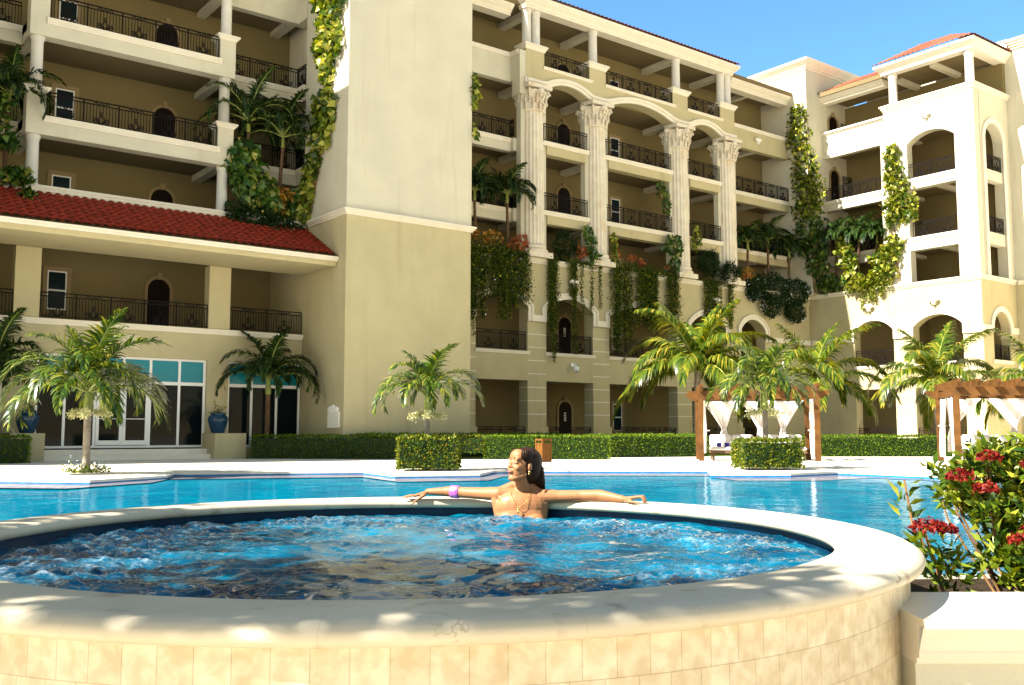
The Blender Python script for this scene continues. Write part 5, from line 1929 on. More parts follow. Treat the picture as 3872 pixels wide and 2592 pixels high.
climber('climbing_vine', 'sunlit broad leaved vine wrapped round the pillar of the right wing',
        [((50.4, 30.1, 16.8), (0.25, 0.45, 0.5), 70, ob), ((50.4, 30.1, 15.8), (0.28, 0.55, 0.6), 90, ob), ((50.4, 29.9, 14.9), (0.3, 0.75, 0.6), 120, ob), ((50.4, 29.7, 13.9), (0.3, 0.95, 0.6), 150, ob), ((50.4, 29.3, 13.2), (0.25, 0.6, 0.5), 80, ob),
         ((50.4, 30.2, 12.9), (0.25, 0.4, 0.4), 40, ob), ((50.4, 30.2, 11.6), (0.3, 0.6, 0.5), 90, ob), ((50.3, 30.7, 10.9), (0.3, 0.8, 0.6), 120, ob), ((50.3, 30.9, 10.0), (0.3, 0.8, 0.5), 110, ob)],
        [[(50.45, 30.4, 9.2), (50.45, 30.0, 11), (50.45, 30.2, 13), (50.45, 30.0, 15), (50.45, 30.1, 17)], [(50.45, 29.9, 9.4), (50.45, 30.3, 12.5)]], 531)
climber('climbing_vine', 'variegated creeper in the sunlit planter between inner corner and pillar',
        [((50.3, 33.3, 11.8), (0.3, 0.5, 0.6), 60, ob), ((50.3, 33.0, 10.8), (0.3, 0.5, 0.6), 70, ob), ((50.3, 32.8, 10.0), (0.3, 0.6, 0.4), 60, ob), ((50.3, 32.3, 9.5), (0.3, 0.8, 0.25), 70, ob)],
        [[(50.5, 33.2, 9.2), (50.45, 33.3, 12.2)]], 541, size=0.32)
climber('climbing_vine', 'sprig of vine at the right edge of the plain tower', [((22.6, 31.92, 14.9), (0.16, 0.12, 0.7), 40, (0.6, -0.8, 0)), ((22.6, 31.95, 13.2), (0.10, 0.1, 0.4), 12, (0.6, -0.8, 0))], [[(22.55, 32.1, 12.5), (22.55, 32.1, 15.4)]], 551, size=0.26)
climber('climbing_vine', 'broad leaved creeper at the left edge below the dark balcony palm', [((5.75, 35.3, 11.6), (0.4, 0.25, 0.7), 60, (0, -1, 0)), ((6.0, 35.3, 10.6), (0.35, 0.25, 0.4), 40, (0, -1, 0)), ((6.3, 35.2, 9.4), (0.5, 0.3, 0.3), 120, (0, -1, 0)), ((6.6, 34.6, 8.6), (0.25, 0.3, 0.25), 40, (0, -1, 0))], [[(5.9, 35.5, 9.2), (5.8, 35.5, 12)]], 561, 'pothos_dark', 0.3)

# ---------------------------------------------------------------- ixora bush beside the whirlpool
ix = thing('flowering_bush', 'leafy bush with clusters of red flowers behind the garden wall', 'shrub', (*cw(2.27, 4.4), -0.04), -YAW)
r_ = np.random.default_rng(9)
tips, P, O = [], [], []
for X, Y, Z, rx, ry, rz, n in ((0.1, 0.1, 0.84, 0.30, 0.22, 0.10, 40), (0.55, 0.1, 0.88, 0.30, 0.25, 0.12, 50), (0.1, -0.25, 0.24, 0.22, 0.15, 0.08, 36), (0.5, -0.3, 0.34, 0.3, 0.2, 0.14, 50), (0.9, -0.2, 0.42, 0.3, 0.25, 0.2, 50), (-0.10, 0.15, 0.72, 0.24, 0.22, 0.15, 46), (0.25, 0.2, 0.78, 0.30, 0.24, 0.14, 44), (0.05, 0.0, 0.56, 0.28, 0.25, 0.14, 60), (0.02, -0.15, 0.40, 0.26, 0.22, 0.12, 56), (0.36, -0.1, 0.48, 0.30, 0.28, 0.18, 60), (0.75, 0.1, 0.62, 0.35, 0.3, 0.26, 70), (1.3, 0.1, 0.6, 0.4, 0.3, 0.26, 60), (0.30, -0.22, 0.30, 0.26, 0.18, 0.10, 40), (1.9, 0.1, 0.6, 0.4, 0.3, 0.26, 50)):
    for q in blob_points((X, Y, Z), (rx, ry, rz), int(n * 2.5), 900 + n, 0.4):
        tips.append(q)
tips.append(np.array([0.17, 0.10, 1.02]))
tips.append(np.array([0.16, 0.10, 0.95]))
for q in tips:
    for k in range(9):
        a = k * 2.4 + r_.uniform(0, 6)
        e = r_.uniform(-0.15, 0.95)
        d = np.array([math.cos(a) * math.cos(e), math.sin(a) * math.cos(e), math.sin(e)])
        P.append(q + d * 0.035 - np.array([0, 0, 0.02 * (k // 3)]))
        O.append(d * 2.2)
v, f = leaf_cloud(np.array(P), 0.060, 0.40, 33, 0.0, np.array(O), 0.22)
np_mesh('foliage', v, f, 'ixora', ix)
s_ = MB()
for q in tips[::14]:
    s_.tube([(q[0] * 0.6 + 0.1, q[1] * 0.5, 0.18), tuple(q * np.array([0.9, 0.9, 0.7]) + np.array([0, 0, 0.05])), tuple(q)], [0.007, 0.005, 0.003], 5)
s_.build('stems', 'stem', ix, recalc=False)


def ixora_heads(heads, parent, seed):
    r_ = np.random.default_rng(seed)
    P, O = [], []
    for (x, y, z, rad) in heads:
        k = int(150 * (rad / 0.06) ** 1.2)
        d = r_.normal(size=(k, 3))
        d[:, 2] = np.abs(d[:, 2]) * 0.8 - 0.05
        d /= np.linalg.norm(d, axis=1)[:, None]
        P.append(np.array([x, y, z]) + d * np.array([rad, rad, rad * 0.72]) * (0.75 + 0.3 * r_.random((k, 1))))
        O.append(np.cross(d, r_.normal(size=(k, 3))) * 1.5 + d * 0.4)
    v, f = leaf_cloud(np.concatenate(P), 0.024, 0.5, seed + 1, 0, np.concatenate(O))
    np_mesh('flower_heads', v, f, 'ixflower', parent)


ixora_heads([(-0.20, -0.12, 0.83, 0.05), (-0.28, -0.02, 0.74, 0.06), (-0.20, -0.08, 0.69, 0.055), (0.0, -0.1, 0.80, 0.05), (0.12, -0.2, 0.62, 0.06), (0.18, -0.22, 0.57, 0.055), (-0.08, -0.28, 0.54, 0.06), (-0.15, -0.26, 0.49, 0.05), (0.30, -0.2, 0.54, 0.055), (0.18, -0.30, 0.33, 0.055), (0.40, 0.1, 0.90, 0.06), (0.55, 0.0, 0.55, 0.06), (0.8, -0.1, 0.7, 0.06), (1.2, -0.1, 0.75, 0.06), (1.6, 0.0, 0.7, 0.06)], ix, 950)
ix2 = thing('flowering_bush', 'small single stemmed bush with one red flower head touching the whirlpool rim', 'shrub', (*cw(1.80, 4.28), 0), -YAW)
P, O, s_ = [], [], MB()
for (x, y, z, n, rr) in ((-0.02, 0, 0.42, 30, 0.09), (0.05, 0.0, 0.34, 60, 0.12), (0.12, 0.05, 0.26, 70, 0.13)):
    for k in range(n):
        d = r_.normal(size=3)
        d /= np.linalg.norm(d)
        P.append(np.array([x, y, z]) + d * rr * r_.random() ** 0.4)
        O.append(d * 1.5)
for k in range(14):
    a = k * 2.4
    P.append(np.array([-0.10 + 0.035 * math.cos(a), 0.05 * math.sin(a), 0.55 + 0.011 * k]))
    O.append(np.array([math.cos(a), math.sin(a), 0.6]) * 2)
v, f = leaf_cloud(np.array(P), 0.075, 0.33, 35, 0.0, np.array(O), 0.2)
np_mesh('foliage', v, f, 'ixora', ix2)
s_.tube([(0.06, 0, 0.18), (0.02, 0, 0.35), (-0.02, 0, 0.47)], 0.008, 5)
s_.tube([(0.02, 0, 0.35), (-0.07, 0, 0.5), (-0.10, 0, 0.70)], 0.005, 5)
s_.build('stems', 'stem', ix2, recalc=False)
ixora_heads([(-0.02, -0.04, 0.49, 0.075), (0.05, -0.02, 0.48, 0.06)], ix2, 960)

# ---------------------------------------------------------------- things on the walls
for x, y, z, rz, lab, sc in ((31.35, 35.98, 8.22, 0, 'white shell shaped wall lamp beside the trailing strand right of the arched door', 1.0), (36.72, 35.98, 8.22, 0, 'white shell lamp half buried in the broad green curtain', 1.0),
                             (41.82, 35.98, 8.22, 0, 'white shell lamp under the double trailing strand', 1.0), (45.9, 35.98, 8.2, 0, 'white shell lamp peeping out of the blue flowered shrub', 1.0),
                             (50.48, 31.9, 8.1, -90, 'shell lamp on the sunlit wall below the trailing leaves', 1.0), (50.48, 27.95, 8.08, -90, 'shell lamp on the sunlit wall above the second arch of the right wing', 1.0),
                             (46.8, 36.73, 18.4, 0, 'shell lamp on the shaded parapet right of the last fluted column', 0.9), (50.48, 28.0, 18.5, -90, 'shell lamp high on the sunlit parapet of the right wing', 0.9)):
    t_ = thing('shell_lamp', lab, 'wall lamp', (x, y, z), R(rz), 'shell lamps on the hotel walls')
    b = MB()
    for k in range(5):
        a = R(-60 + 30 * k)
        b.ell((0.20 * math.sin(a) * sc, -0.14 * sc, 0.10 * math.cos(a) * sc), (0.085 * sc, 0.11 * sc, 0.15 * sc), 9, 7, Matrix.Rotation(a, 3, 'Y'))
    b.ell((0, -0.12 * sc, -0.10 * sc), (0.10 * sc, 0.10 * sc, 0.13 * sc), 9, 7)
    b.build('shade', 'shell', t_, 60)
    b = MB()
    b.box(-0.07 * sc, 0.07 * sc, -0.12 * sc, 0.02, -0.2 * sc, 0.02)
    b.build('bracket', 'shell', t_)
cam_t = thing('security_camera', 'white dome security camera on a bracket under the first floor sill', 'camera', (31.38, 35.99, 4.1))
b = MB()
b.box(-0.13, 0.13, -0.03, 0.0, 0.06, 0.22)
b.tube([(0, -0.02, 0.16), (0, -0.16, 0.17), (0, -0.24, 0.13), (0, -0.24, 0.05)], 0.035, 8)
b.build('bracket', 'white_plastic', cam_t, 50)
b = MB()
b.lathe([(0.06, 0.06), (0.13, 0.02), (0.15, -0.06), (0.145, -0.14), (0.11, -0.20), (0.02, -0.23)], (0, -0.24, 0), 20)
dm = b.build('dome', 'white_plastic', cam_t, 60)
b = MB()
b.ell((0, -0.355, -0.15), (0.03, 0.03, 0.03), 10, 7)
b.build('lens', 'black', dm, 180)
pq = thing('wall_plaque', 'pale stone tablet with carved crest hung on the tower side wall', 'plaque', (16.85, 32.7, 1.13))
b = MB()
b.box(-0.06, 0.01, -0.43, 0.43, 0, 0.58)
b.box(-0.075, -0.06, -0.43, 0.43, -0.02, 0.02)
for k in range(8):
    b.box(-0.064, -0.06, -0.36 + 0.03 * (k % 3), 0.34 - 0.05 * (k % 2), 0.50 - 0.058 * k, 0.512 - 0.058 * k)
b.build('tablet', 'shell', pq)
b = MB()
for k, (y, z, r0) in enumerate(((-0.33, 0.66, 0.09), (-0.2, 0.70, 0.09), (-0.07, 0.68, 0.08), (0, 0.76, 0.09), (0.1, 0.69, 0.09), (0.22, 0.71, 0.09), (0.34, 0.66, 0.09), (-0.27, 0.61, 0.07), (-0.1, 0.60, 0.07), (0.08, 0.60, 0.07), (0.27, 0.61, 0.07))):
    b.ell((-0.04, y, z), (0.06, r0, r0), 9, 6)
b.build('crest', 'shell', pq, 60)
rl = thing('wall_relief', 'rough pale carved stone panel on the wall above the shop front', 'carving', (10.1, 35.49, 4.12))
b = MB()
nx_ = 26
vs, fs = [], []
for j in range(nx_ + 1):
    for i in range(nx_ + 1):
        u, w_ = i / nx_ - 0.5, j / nx_ - 0.5
        h = 0.05 + 0.06 * noise.turbulence(Vector((u * 7, w_ * 7, 3)), 3, True)
        ed = 1 if abs(u) < 0.49 and abs(w_) < 0.49 else 0
        vs.append((u * 1.0 + 0.012 * noise.noise(Vector((w_ * 20, u * 3, 1))), -h * ed, w_ * 0.52 + 0.012 * noise.noise(Vector((u * 20, w_ * 3, 9)))))
for j in range(nx_):
    for i in range(nx_):
        fs.append((j * (nx_ + 1) + i, j * (nx_ + 1) + i + 1, (j + 1) * (nx_ + 1) + i + 1, (j + 1) * (nx_ + 1) + i))
b.add(vs, fs)
b.build('panel', 'relief', rl, 180)

# ---------------------------------------------------------------- urns, bin
for x, y, lab, sd in ((13.2, 34.65, 'big glazed blue urn on the plinth right of the shop door', 1), (6.9, 34.65, 'big glazed blue urn on the plinth left of the shop door behind the palm', 2)):
    u_ = thing('urn', lab, 'urn', (x, y, 0.91), 0, 'blue urns beside the shop door')
    b = MB()
    pf = [(0.20, 0), (0.22, 0.02), (0.28, 0.22), (0.335, 0.42), (0.345, 0.52), (0.31, 0.62), (0.25, 0.67), (0.25, 0.70), (0.275, 0.72), (0.27, 0.735), (0.22, 0.735), (0.21, 0.66)]
    b.lathe(pf, (0, 0, 0), 32)
    b.build('pot', 'urn', u_, 50)
    b = MB()
    for k in range(13):
        for i in range(32):
            a = 2 * math.pi * (i + 0.5 * (k % 2)) / 32
            z = 0.06 + 0.043 * k
            rr = float(np.interp(z, [p[1] for p in pf[:6]], [p[0] for p in pf[:6]]))
            b.box(-0.0, 0.0, 0, 0, 0, 0) if False else b.ell((rr * math.cos(a), rr * math.sin(a), z), (0.022, 0.022, 0.014), 6, 4)
    b.build('studs', 'urn', u_, 180)
    r_ = np.random.default_rng(sd)
    b = MB()
    P = []
    for k in range(3):
        q = [(0, 0, 0.66), (-0.08 + 0.1 * k, -0.02, 0.85), (-0.16 + 0.22 * k, 0, 1.02 + (0.18 if k == 0 else -0.05))]
        b.tube(q, [0.014, 0.012, 0.008], 5)
        for j in range(26):
            t = r_.random()
            c0 = np.array(q[1]) * (1 - t) + np.array(q[2]) * t if r_.random() < 0.6 else np.array(q[0]) * (1 - t) + np.array(q[1]) * t
            P.append(c0 + r_.normal(0, 0.035, 3))
    for j in range(90):
        P.append(np.array([0.02, 0, 0.74]) + r_.normal(0, 1, 3) * np.array([0.12, 0.10, 0.06]))
    b.build('plant_stems', 'stem', u_)
    v, f = leaf_cloud(np.array(P), 0.07, 0.5, sd + 60)
    np_mesh('plant_leaves', v, f, 'boxhedge', u_)
bn = thing('litter_bin', 'square wooden litter bin with open slots standing before the hedge', 'bin', (19.63, 24.0, 0))
b = MB()
w_, d_, h_ = 0.39, 0.36, 0.72
for x in (0, w_ - 0.045):
    for y in (0, d_ - 0.045):
        b.box(x, x + 0.045, y, y + 0.045, 0, h_)
for z0, z1 in ((0.0, 0.05), (0.56, 0.60), (0.68, h_)):
    b.box(0.045, w_ - 0.045, 0.002, 0.04, z0, z1)
    b.box(0.045, w_ - 0.045, d_ - 0.04, d_ - 0.002, z0, z1)
    b.box(0.002, 0.04, 0.045, d_ - 0.045, z0, z1)
    b.box(w_ - 0.04, w_ - 0.002, 0.045, d_ - 0.045, z0, z1)
b.build('frame', 'binwood', bn)
for nm, bx in (('panel', (0.045, w_ - 0.045, 0.012, 0.03, 0.05, 0.56)), ('panel', (0.012, 0.03, 0.045, d_ - 0.045, 0.05, 0.56)), ('panel', (0.045, w_ - 0.045, d_ - 0.03, d_ - 0.012, 0.05, 0.56)), ('panel', (w_ - 0.03, w_ - 0.012, 0.045, d_ - 0.045, 0.05, 0.56))):
    b = MB()
    b.box(*bx)
    hx = bx[1] - bx[0] > 0.1
    for k in range(4):
        if hx:
            a = bx[0] + (bx[1] - bx[0]) * (k + 1) / 5
            b.box(a - 0.003, a + 0.003, bx[2] - 0.002, bx[3] + 0.002, 0.06, 0.555)
        else:
            a = bx[2] + (bx[3] - bx[2]) * (k + 1) / 5
            b.box(bx[0] - 0.002, bx[1] + 0.002, a - 0.003, a + 0.003, 0.06, 0.555)
    b.build(nm, 'binwood', bn)
b = MB()
b.box(0, w_, 0, d_, h_, h_ + 0.012)
b.build('top', 'binwood', bn)

# ---------------------------------------------------------------- pergolas with curtains and daybeds
CURT = 'white tied curtains of the pergolas'


def curtain(label, p0, p1, z1, z0, waist, wz, loc, rz, side=0.5, flare=0.45, seed=0):
    """cloth hung between p0 and p1, gathered to a waist, flaring again below"""
    r_ = random.Random(seed)
    w_ = math.hypot(p1[0] - p0[0], p1[1] - p0[1])
    d = Vector((p1[0] - p0[0], p1[1] - p0[1], 0)) / w_
    nrm = Vector((-d.y, d.x, 0))
    nu, nv = 26, 22
    vs, fs = [], []
    ph = r_.uniform(0, 6)
    for j in range(nv + 1):
        t = j / nv
        z = z1 + (z0 - z1) * t
        if z > wz:
            k = (z1 - z) / (z1 - wz)
            wd = w_ * (1 - k) ** 1.0 * (1 - 0.10 * math.sin(math.pi * k)) + waist * k
        else:
            k = (wz - z) / (wz - z0)
            wd = waist + (w_ * flare - waist) * min(1, k * 1.5) ** 0.7
        c = w_ * 0.5 * (1 - min(1, (z1 - z) / (z1 - wz))) + w_ * side * min(1, (z1 - z) / (z1 - wz))
        amp = 0.05 * (1.2 - wd / w_)
        for i in range(nu + 1):
            u = i / nu
            o = Vector((p0[0], p0[1], 0)) + d * (c + (u - 0.5) * wd) + nrm * (amp * math.sin(u * 26 + ph) + 0.02 * math.sin(u * 9 + t * 4 + ph))
            vs.append((o.x, o.y, z - (0.03 * math.sin(u * math.pi) if j == 0 else 0)))
    for j in range(nv):
        for i in range(nu):
            a = j * (nu + 1) + i
            fs.append((a, a + 1, a + nu + 2, a + nu + 1))
    root = thing('curtain', label, 'curtain', loc, rz, CURT)
    b = MB()
    b.add(vs, fs)
    o = b.build('drape', 'cloth', root, 180, False)
    sm = o.modifiers.new('thick', 'SOLIDIFY')
    sm.thickness = 0.006
    b = MB()
    c = Vector((p0[0], p0[1], 0)) + d * w_ * side
    b.tube([(c.x + math.cos(a) * waist * 0.55, c.y + math.sin(a) * waist * 0.4, wz) for a in [k * math.pi / 5 for k in range(11)]], 0.02, 5)
    b.build('tie', 'cloth', root, 180)


def pergola(label, loc, rz, w_, d_, nraf):
    root = thing('pergola', label, 'pergola', loc, rz, 'wooden pergolas by the pool')
    for i, (x, y) in enumerate(((0, 0), (w_, 0), (0, d_), (w_, d_))):
        b = MB()
        b.box(x - 0.085, x + 0.085, y - 0.085, y + 0.085, 0, 2.04)
        b.build('post', 'wood', root)
    for y in (0, d_):
        b = MB()
        e = 0.42
        b.prism([(-e, 2.30), (-e, 2.22), (-e + 0.06, 2.20), (-e + 0.10, 2.12), (-e + 0.2, 2.10), (-e + 0.24, 2.04), (w_ + e - 0.24, 2.04), (w_ + e - 0.2, 2.10), (w_ + e - 0.1, 2.12), (w_ + e - 0.06, 2.20), (w_ + e, 2.22), (w_ + e, 2.30)], -0.06, 0.06, mapA(y))
        b.build('beam', 'wood', root)
    for x in (0, w_):
        b = MB()
        b.box(x - 0.05, x + 0.05, 0.061, d_ - 0.061, 2.045, 2.24)
        b.build('side_beam', 'wood', root)
    for k in range(nraf):
        x = 0.02 + (w_ - 0.04) * k / (nraf - 1)
        b = MB()
        e = 0.55
        b.prism([(-e, 2.52), (-e, 2.44), (-e + 0.05, 2.42), (-e + 0.1, 2.34), (-e + 0.22, 2.32), (-e + 0.26, 2.285), (d_ + e - 0.26, 2.285), (d_ + e - 0.22, 2.32), (d_ + e - 0.1, 2.34), (d_ + e - 0.05, 2.42), (d_ + e, 2.44), (d_ + e, 2.52)], x - 0.045, x + 0.045, lambda u, d, z: (d, u, z))
        b.build('rafter', 'wood', root)
    return root


def daybed(label, loc, rz, w_, dp):
    root = thing('daybed', label, 'daybed', loc, rz, 'cushioned daybeds under the pergolas')
    b = MB()
    b.box(0, w_, 0, dp, 0.24, 0.32)
    b.build('frame', 'trunk_dark', root)
    for x in (0.05, w_ - 0.11):
        for y in (0.04, dp - 0.1):
            b = MB()
            b.box(x, x + 0.06, y, y + 0.06, 0, 0.24)
            b.build('leg', 'trunk_dark', root)

    def pad(x0, x1, y0, y1, z0, z1, name):
        bm = bmesh.new()
        bmesh.ops.create_cube(bm, size=1.0)
        for v_ in bm.verts:
            v_.co = Vector((x0 + (v_.co.x + 0.5) * (x1 - x0), y0 + (v_.co.y + 0.5) * (y1 - y0), z0 + (v_.co.z + 0.5) * (z1 - z0)))
        bmesh.ops.bevel(bm, geom=list(bm.edges), offset=0.04, segments=3, affect='EDGES')
        me = bpy.data.meshes.new(name)
        bm.to_mesh(me)
        bm.free()
        me.materials.append(M['cushion'])
        me.polygons.foreach_set("use_smooth", [True] * len(me.polygons))
        o = bpy.data.objects.new(name, me)
        COL.objects.link(o)
        o.parent = root
    pad(0.0, w_, 0.0, dp, 0.32, 0.45, 'mattress')
    for k in range(2):
        pad(w_ * k / 2 + 0.01, w_ * (k + 1) / 2 - 0.01, dp - 0.26, dp - 0.06, 0.45, 0.86, 'back_cushion')
    return root


PA = cw(6.25, 32.5)
RA = -YAW - R(8)
pergola('wooden pergola with white curtains behind the palm in the clipped shrub', (*PA, 0), RA, 3.72, 2.0, 7)


def loc_a(x, y, z=0.0):
    c, s = math.cos(RA), math.sin(RA)
    return (PA[0] + x * c - y * s, PA[1] + x * s + y * c, z)


for (a, c, sd, sidev, lab) in ((0.12, 1.35, 1, 0.62, 'left back curtain of the pergola behind the clipped shrub'), (1.45, 2.5, 2, 0.62, 'middle back curtain of the pergola behind the clipped shrub'), (2.45, 3.6, 3, 0.38, 'right back curtain of the pergola behind the clipped shrub')):
    curtain(lab, (a, 1.9), (c, 1.9), 2.04, 0.55, 0.13, 1.05, (*PA, 0), RA, sidev, 0.26, sd)
curtain('left side curtain falling beside the front post of the pergola behind the clipped shrub', (0.14, 0.2), (0.14, 1.1), 2.04, 0.25, 0.3, 1.0, (*PA, 0), RA, 0.3, 0.75, 4)
curtain('right side curtain of the pergola behind the clipped shrub', (3.62, 0.15), (3.62, 1.0), 2.04, 0.15, 0.22, 1.0, (*PA, 0), RA, 0.3, 0.6, 5)
daybed('left daybed with a blue towel under the pergola behind the clipped shrub', loc_a(0.35, 0.45), RA, 1.5, 1.25)
daybed('right daybed under the pergola behind the clipped shrub', loc_a(1.95, 0.45), RA, 1.5, 1.25)
PB = cw(13.4, 29.6)
RB = -YAW - R(14)
pergola('larger wooden pergola cut by the right edge of the picture', (*PB, 0), RB, 4.4, 2.9, 9)


def loc_b(x, y, z=0.0):
    c, s = math.cos(RB), math.sin(RB)
    return (PB[0] + x * c - y * s, PB[1] + x * s + y * c, z)


curtain('sunlit side curtain beside the front post of the larger pergola', (0.0, 0.2), (0.0, 1.35), 2.04, 0.15, 0.2, 1.15, (*PB, 0), RB, 0.25, 0.45, 6)
curtain('sunlit side curtain beside the rear post of the larger pergola', (0.0, 1.45), (0.0, 2.75), 2.04, 0.15, 0.2, 1.15, (*PB, 0), RB, 0.75, 0.45, 7)
for a, c, sd, sidev, lab in ((0.15, 1.3, 8, 0.2, 'left back curtain of the larger pergola'), (1.4, 2.9, 9, 0.55, 'middle back curtain of the larger pergola'), (3.0, 4.3, 10, 0.7, 'right back curtain of the larger pergola')):
    curtain(lab, (a, 2.8), (c, 2.8), 2.04, 0.3, 0.14, 1.1, (*PB, 0), RB, sidev, 0.3, sd)
daybed('daybed with a blue towel under the larger pergola', loc_b(0.5, 0.7), RB, 1.9, 1.6)
daybed('second daybed under the larger pergola nearer the right edge', loc_b(2.5, 0.7), RB, 1.7, 1.6)
for p, rz, lab in ((loc_a(0.75, 0.75, 0.452), RA, 'rolled blue towel on the left daybed behind the clipped shrub'), (loc_a(1.55, 0.75, 0.452), RA, 'dark rolled towel at the right end of the same left daybed'), (loc_b(0.9, 1.0, 0.452), RB, 'rolled blue towel on the daybed of the larger pergola')):
    t_ = thing('rolled_towel', lab, 'towel', p, rz, 'rolled towels on the daybeds')
    b = MB()
    b.tube([(-0.2, 0, 0.07), (-0.17, 0, 0.07), (0.17, 0, 0.07), (0.2, 0, 0.07)], [0.05, 0.07, 0.07, 0.05], 14)
    b.build('roll', 'black' if 'dark' in lab else 'blue', t_, 50)
    b = MB()
    b.tube([(-0.05, 0, 0.07), (0.05, 0, 0.07)], 0.073, 14, False)
    b.build('band', 'cloth', t_, 60)

# ---------------------------------------------------------------- shade tree on the lower terrace, left of the view
def shade_tree(label, X, Y, trunk, blobs, seed):
    x, y = cw(X, Y)
    root = thing('shade_tree', label, 'tree', (x, y, -0.78), -YAW)
    t_ = MB()
    t_.tube([(0, 0, 0), (0.05, 0, trunk * 0.5), (0.0, 0.05, trunk)], [0.17, 0.13, 0.10], 10)
    for c, r_, n in blobs:
        t_.tube([(0, 0.05, trunk * 0.9), (c[0] * 0.5, c[1] * 0.5, (trunk + c[2]) / 2), c], [0.07, 0.05, 0.02], 6)
    t_.build('trunk', 'trunk', root, 60)
    P = np.concatenate([blob_points(c, r_, n, seed + i, 0.25) for i, (c, r_, n) in enumerate(blobs)])
    v, f = leaf_cloud(P, 0.20, 0.45, seed)
    np_mesh('crown', v, f, 'palm', root)


shade_tree('leafy shade tree standing left of the whirlpool, its crown shading the rim', -4.9, 0.3, 4.2, [((0.6, -0.1, 5.6), (1.6, 1.2, 0.8), 1500), ((-0.8, -0.3, 5.9), (1.3, 1.1, 0.8), 1000), ((1.4, 0.5, 5.3), (0.8, 0.7, 0.5), 480), ((0.2, 1.2, 5.5), (0.9, 0.7, 0.6), 700)], 701)
shade_tree('second leafy shade tree farther left beside the pool', -6.9, 2.6, 4.2, [((0.2, 0.2, 5.6), (1.3, 1.3, 0.8), 1500), ((0.3, 1.4, 5.4), (0.9, 0.8, 0.7), 600)], 711)

# ---------------------------------------------------------------- the bather
PX, PY = 0.06, 6.33
lady = thing('person', 'woman bathing in the whirlpool, face raised to the sun, arms stretched along the rim', 'person', (*cw(PX, PY), 0), -YAW)


def lp(x, y, z):
    return Vector((x - PX, y - PY, z))


def capsule(mb, a, c, ra, rc, n=12):
    a, c = Vector(a), Vector(c)
    mb.tube([a, a.lerp(c, 0.5), c], [ra, (ra + rc) / 2, rc], n)
    mb.ell(a, (ra,) * 3, n, 8)
    mb.ell(c, (rc,) * 3, n, 8)


def bake(o, voxel, smooth_n, factor=0.5):
    m = o.modifiers.new('skin', 'REMESH')
    m.mode = 'VOXEL'
    m.voxel_size = voxel
    m.use_smooth_shade = True
    s_ = o.modifiers.new('soft', 'SMOOTH')
    s_.factor = factor
    s_.iterations = smooth_n
    dg = bpy.context.evaluated_depsgraph_get()
    me = bpy.data.meshes.new_from_object(o.evaluated_get(dg))
    o.modifiers.clear()
    o.data = me
    me.polygons.foreach_set("use_smooth", [True] * len(me.polygons))


HC_ = lp(0.060, 6.335, 0.694)
hy, ht = R(50), R(13)
f0 = Vector((-math.sin(hy), -math.cos(hy), 0))
hf = (f0 * math.cos(ht) + Vector((0, 0, 1)) * math.sin(ht)).normalized()
hu = (Vector((0, 0, 1)) * math.cos(ht) - f0 * math.sin(ht)).normalized()
hr = hf.cross(hu).normalized()
HR = Matrix((hr, hf, hu)).transposed()


HS = 1.10


def hp(r_, f_, u_):
    return HC_ + (hr * r_ + hf * f_ + hu * u_) * HS


b = MB()
E3 = lambda c, r_: b.ell(hp(*c), tuple(HS * q for q in r_), 16, 12, HR)
E3((0, -0.016, 0.034), (0.066, 0.083, 0.068))
E3((0, 0.022, -0.020), (0.053, 0.056, 0.082))
E3((0, 0.040, 0.045), (0.050, 0.040, 0.045))
E3((0, 0.056, -0.084), (0.020, 0.019, 0.017))
for sg in (-1, 1):
    capsule(b, hp(sg * 0.046, 0.004, -0.052), hp(sg * 0.012, 0.056, -0.088), 0.017, 0.014)
    E3((sg * 0.030, 0.053, -0.022), (0.022, 0.020, 0.020))
    E3((sg * 0.027, 0.066, 0.026), (0.019, 0.010, 0.008))
    E3((sg * 0.026, 0.064, 0.006), (0.014, 0.011, 0.011))
    E3((sg * 0.068, -0.010, -0.004), (0.008, 0.016, 0.027))
    E3((sg * 0.009, 0.078, -0.022), (0.008, 0.009, 0.007))
capsule(b, hp(0, 0.069, 0.016), hp(0, 0.087, -0.018), 0.0078, 0.0092)
E3((0, 0.074, -0.048), (0.020, 0.012, 0.014))
capsule(b, hp(0, -0.018, -0.06), lp(0.066, 6.365, 0.545), 0.044, 0.047, 16)
capsule(b, lp(0.066, 6.37, 0.565), lp(0.060, 6.38, 0.49), 0.046, 0.07, 16)
capsule(b, lp(-0.080, 6.375, 0.515), lp(0.175, 6.365, 0.505), 0.044, 0.044, 14)
capsule(b, lp(0.03, 6.385, 0.575), lp(-0.08, 6.378, 0.522), 0.030, 0.036)
capsule(b, lp(0.10, 6.385, 0.570), lp(0.175, 6.37, 0.512), 0.030, 0.036)
b.ell(lp(0.058, 6.345, 0.43), (0.165, 0.078, 0.110), 20, 14)
b.ell(lp(0.062, 6.335, 0.34), (0.166, 0.080, 0.15), 20, 14)
for x, y in ((-0.015, 6.295), (0.135, 6.29)):
    b.ell(lp(x, y, 0.335), (0.080, 0.052, 0.062), 16, 12)
capsule(b, lp(0.06, 6.35, 0.30), lp(0.05, 6.28, 0.02), 0.115, 0.13, 18)
capsule(b, lp(-0.072, 6.33, 0.488), lp(0.045, 6.295, 0.478), 0.015, 0.013)
capsule(b, lp(0.172, 6.32, 0.478), lp(0.062, 6.295, 0.476), 0.015, 0.013)
capsule(b, lp(-0.100, 6.370, 0.475), lp(-0.065, 6.35, 0.36), 0.034, 0.045)
capsule(b, lp(0.205, 6.36, 0.465), lp(0.175, 6.345, 0.36), 0.036, 0.05)
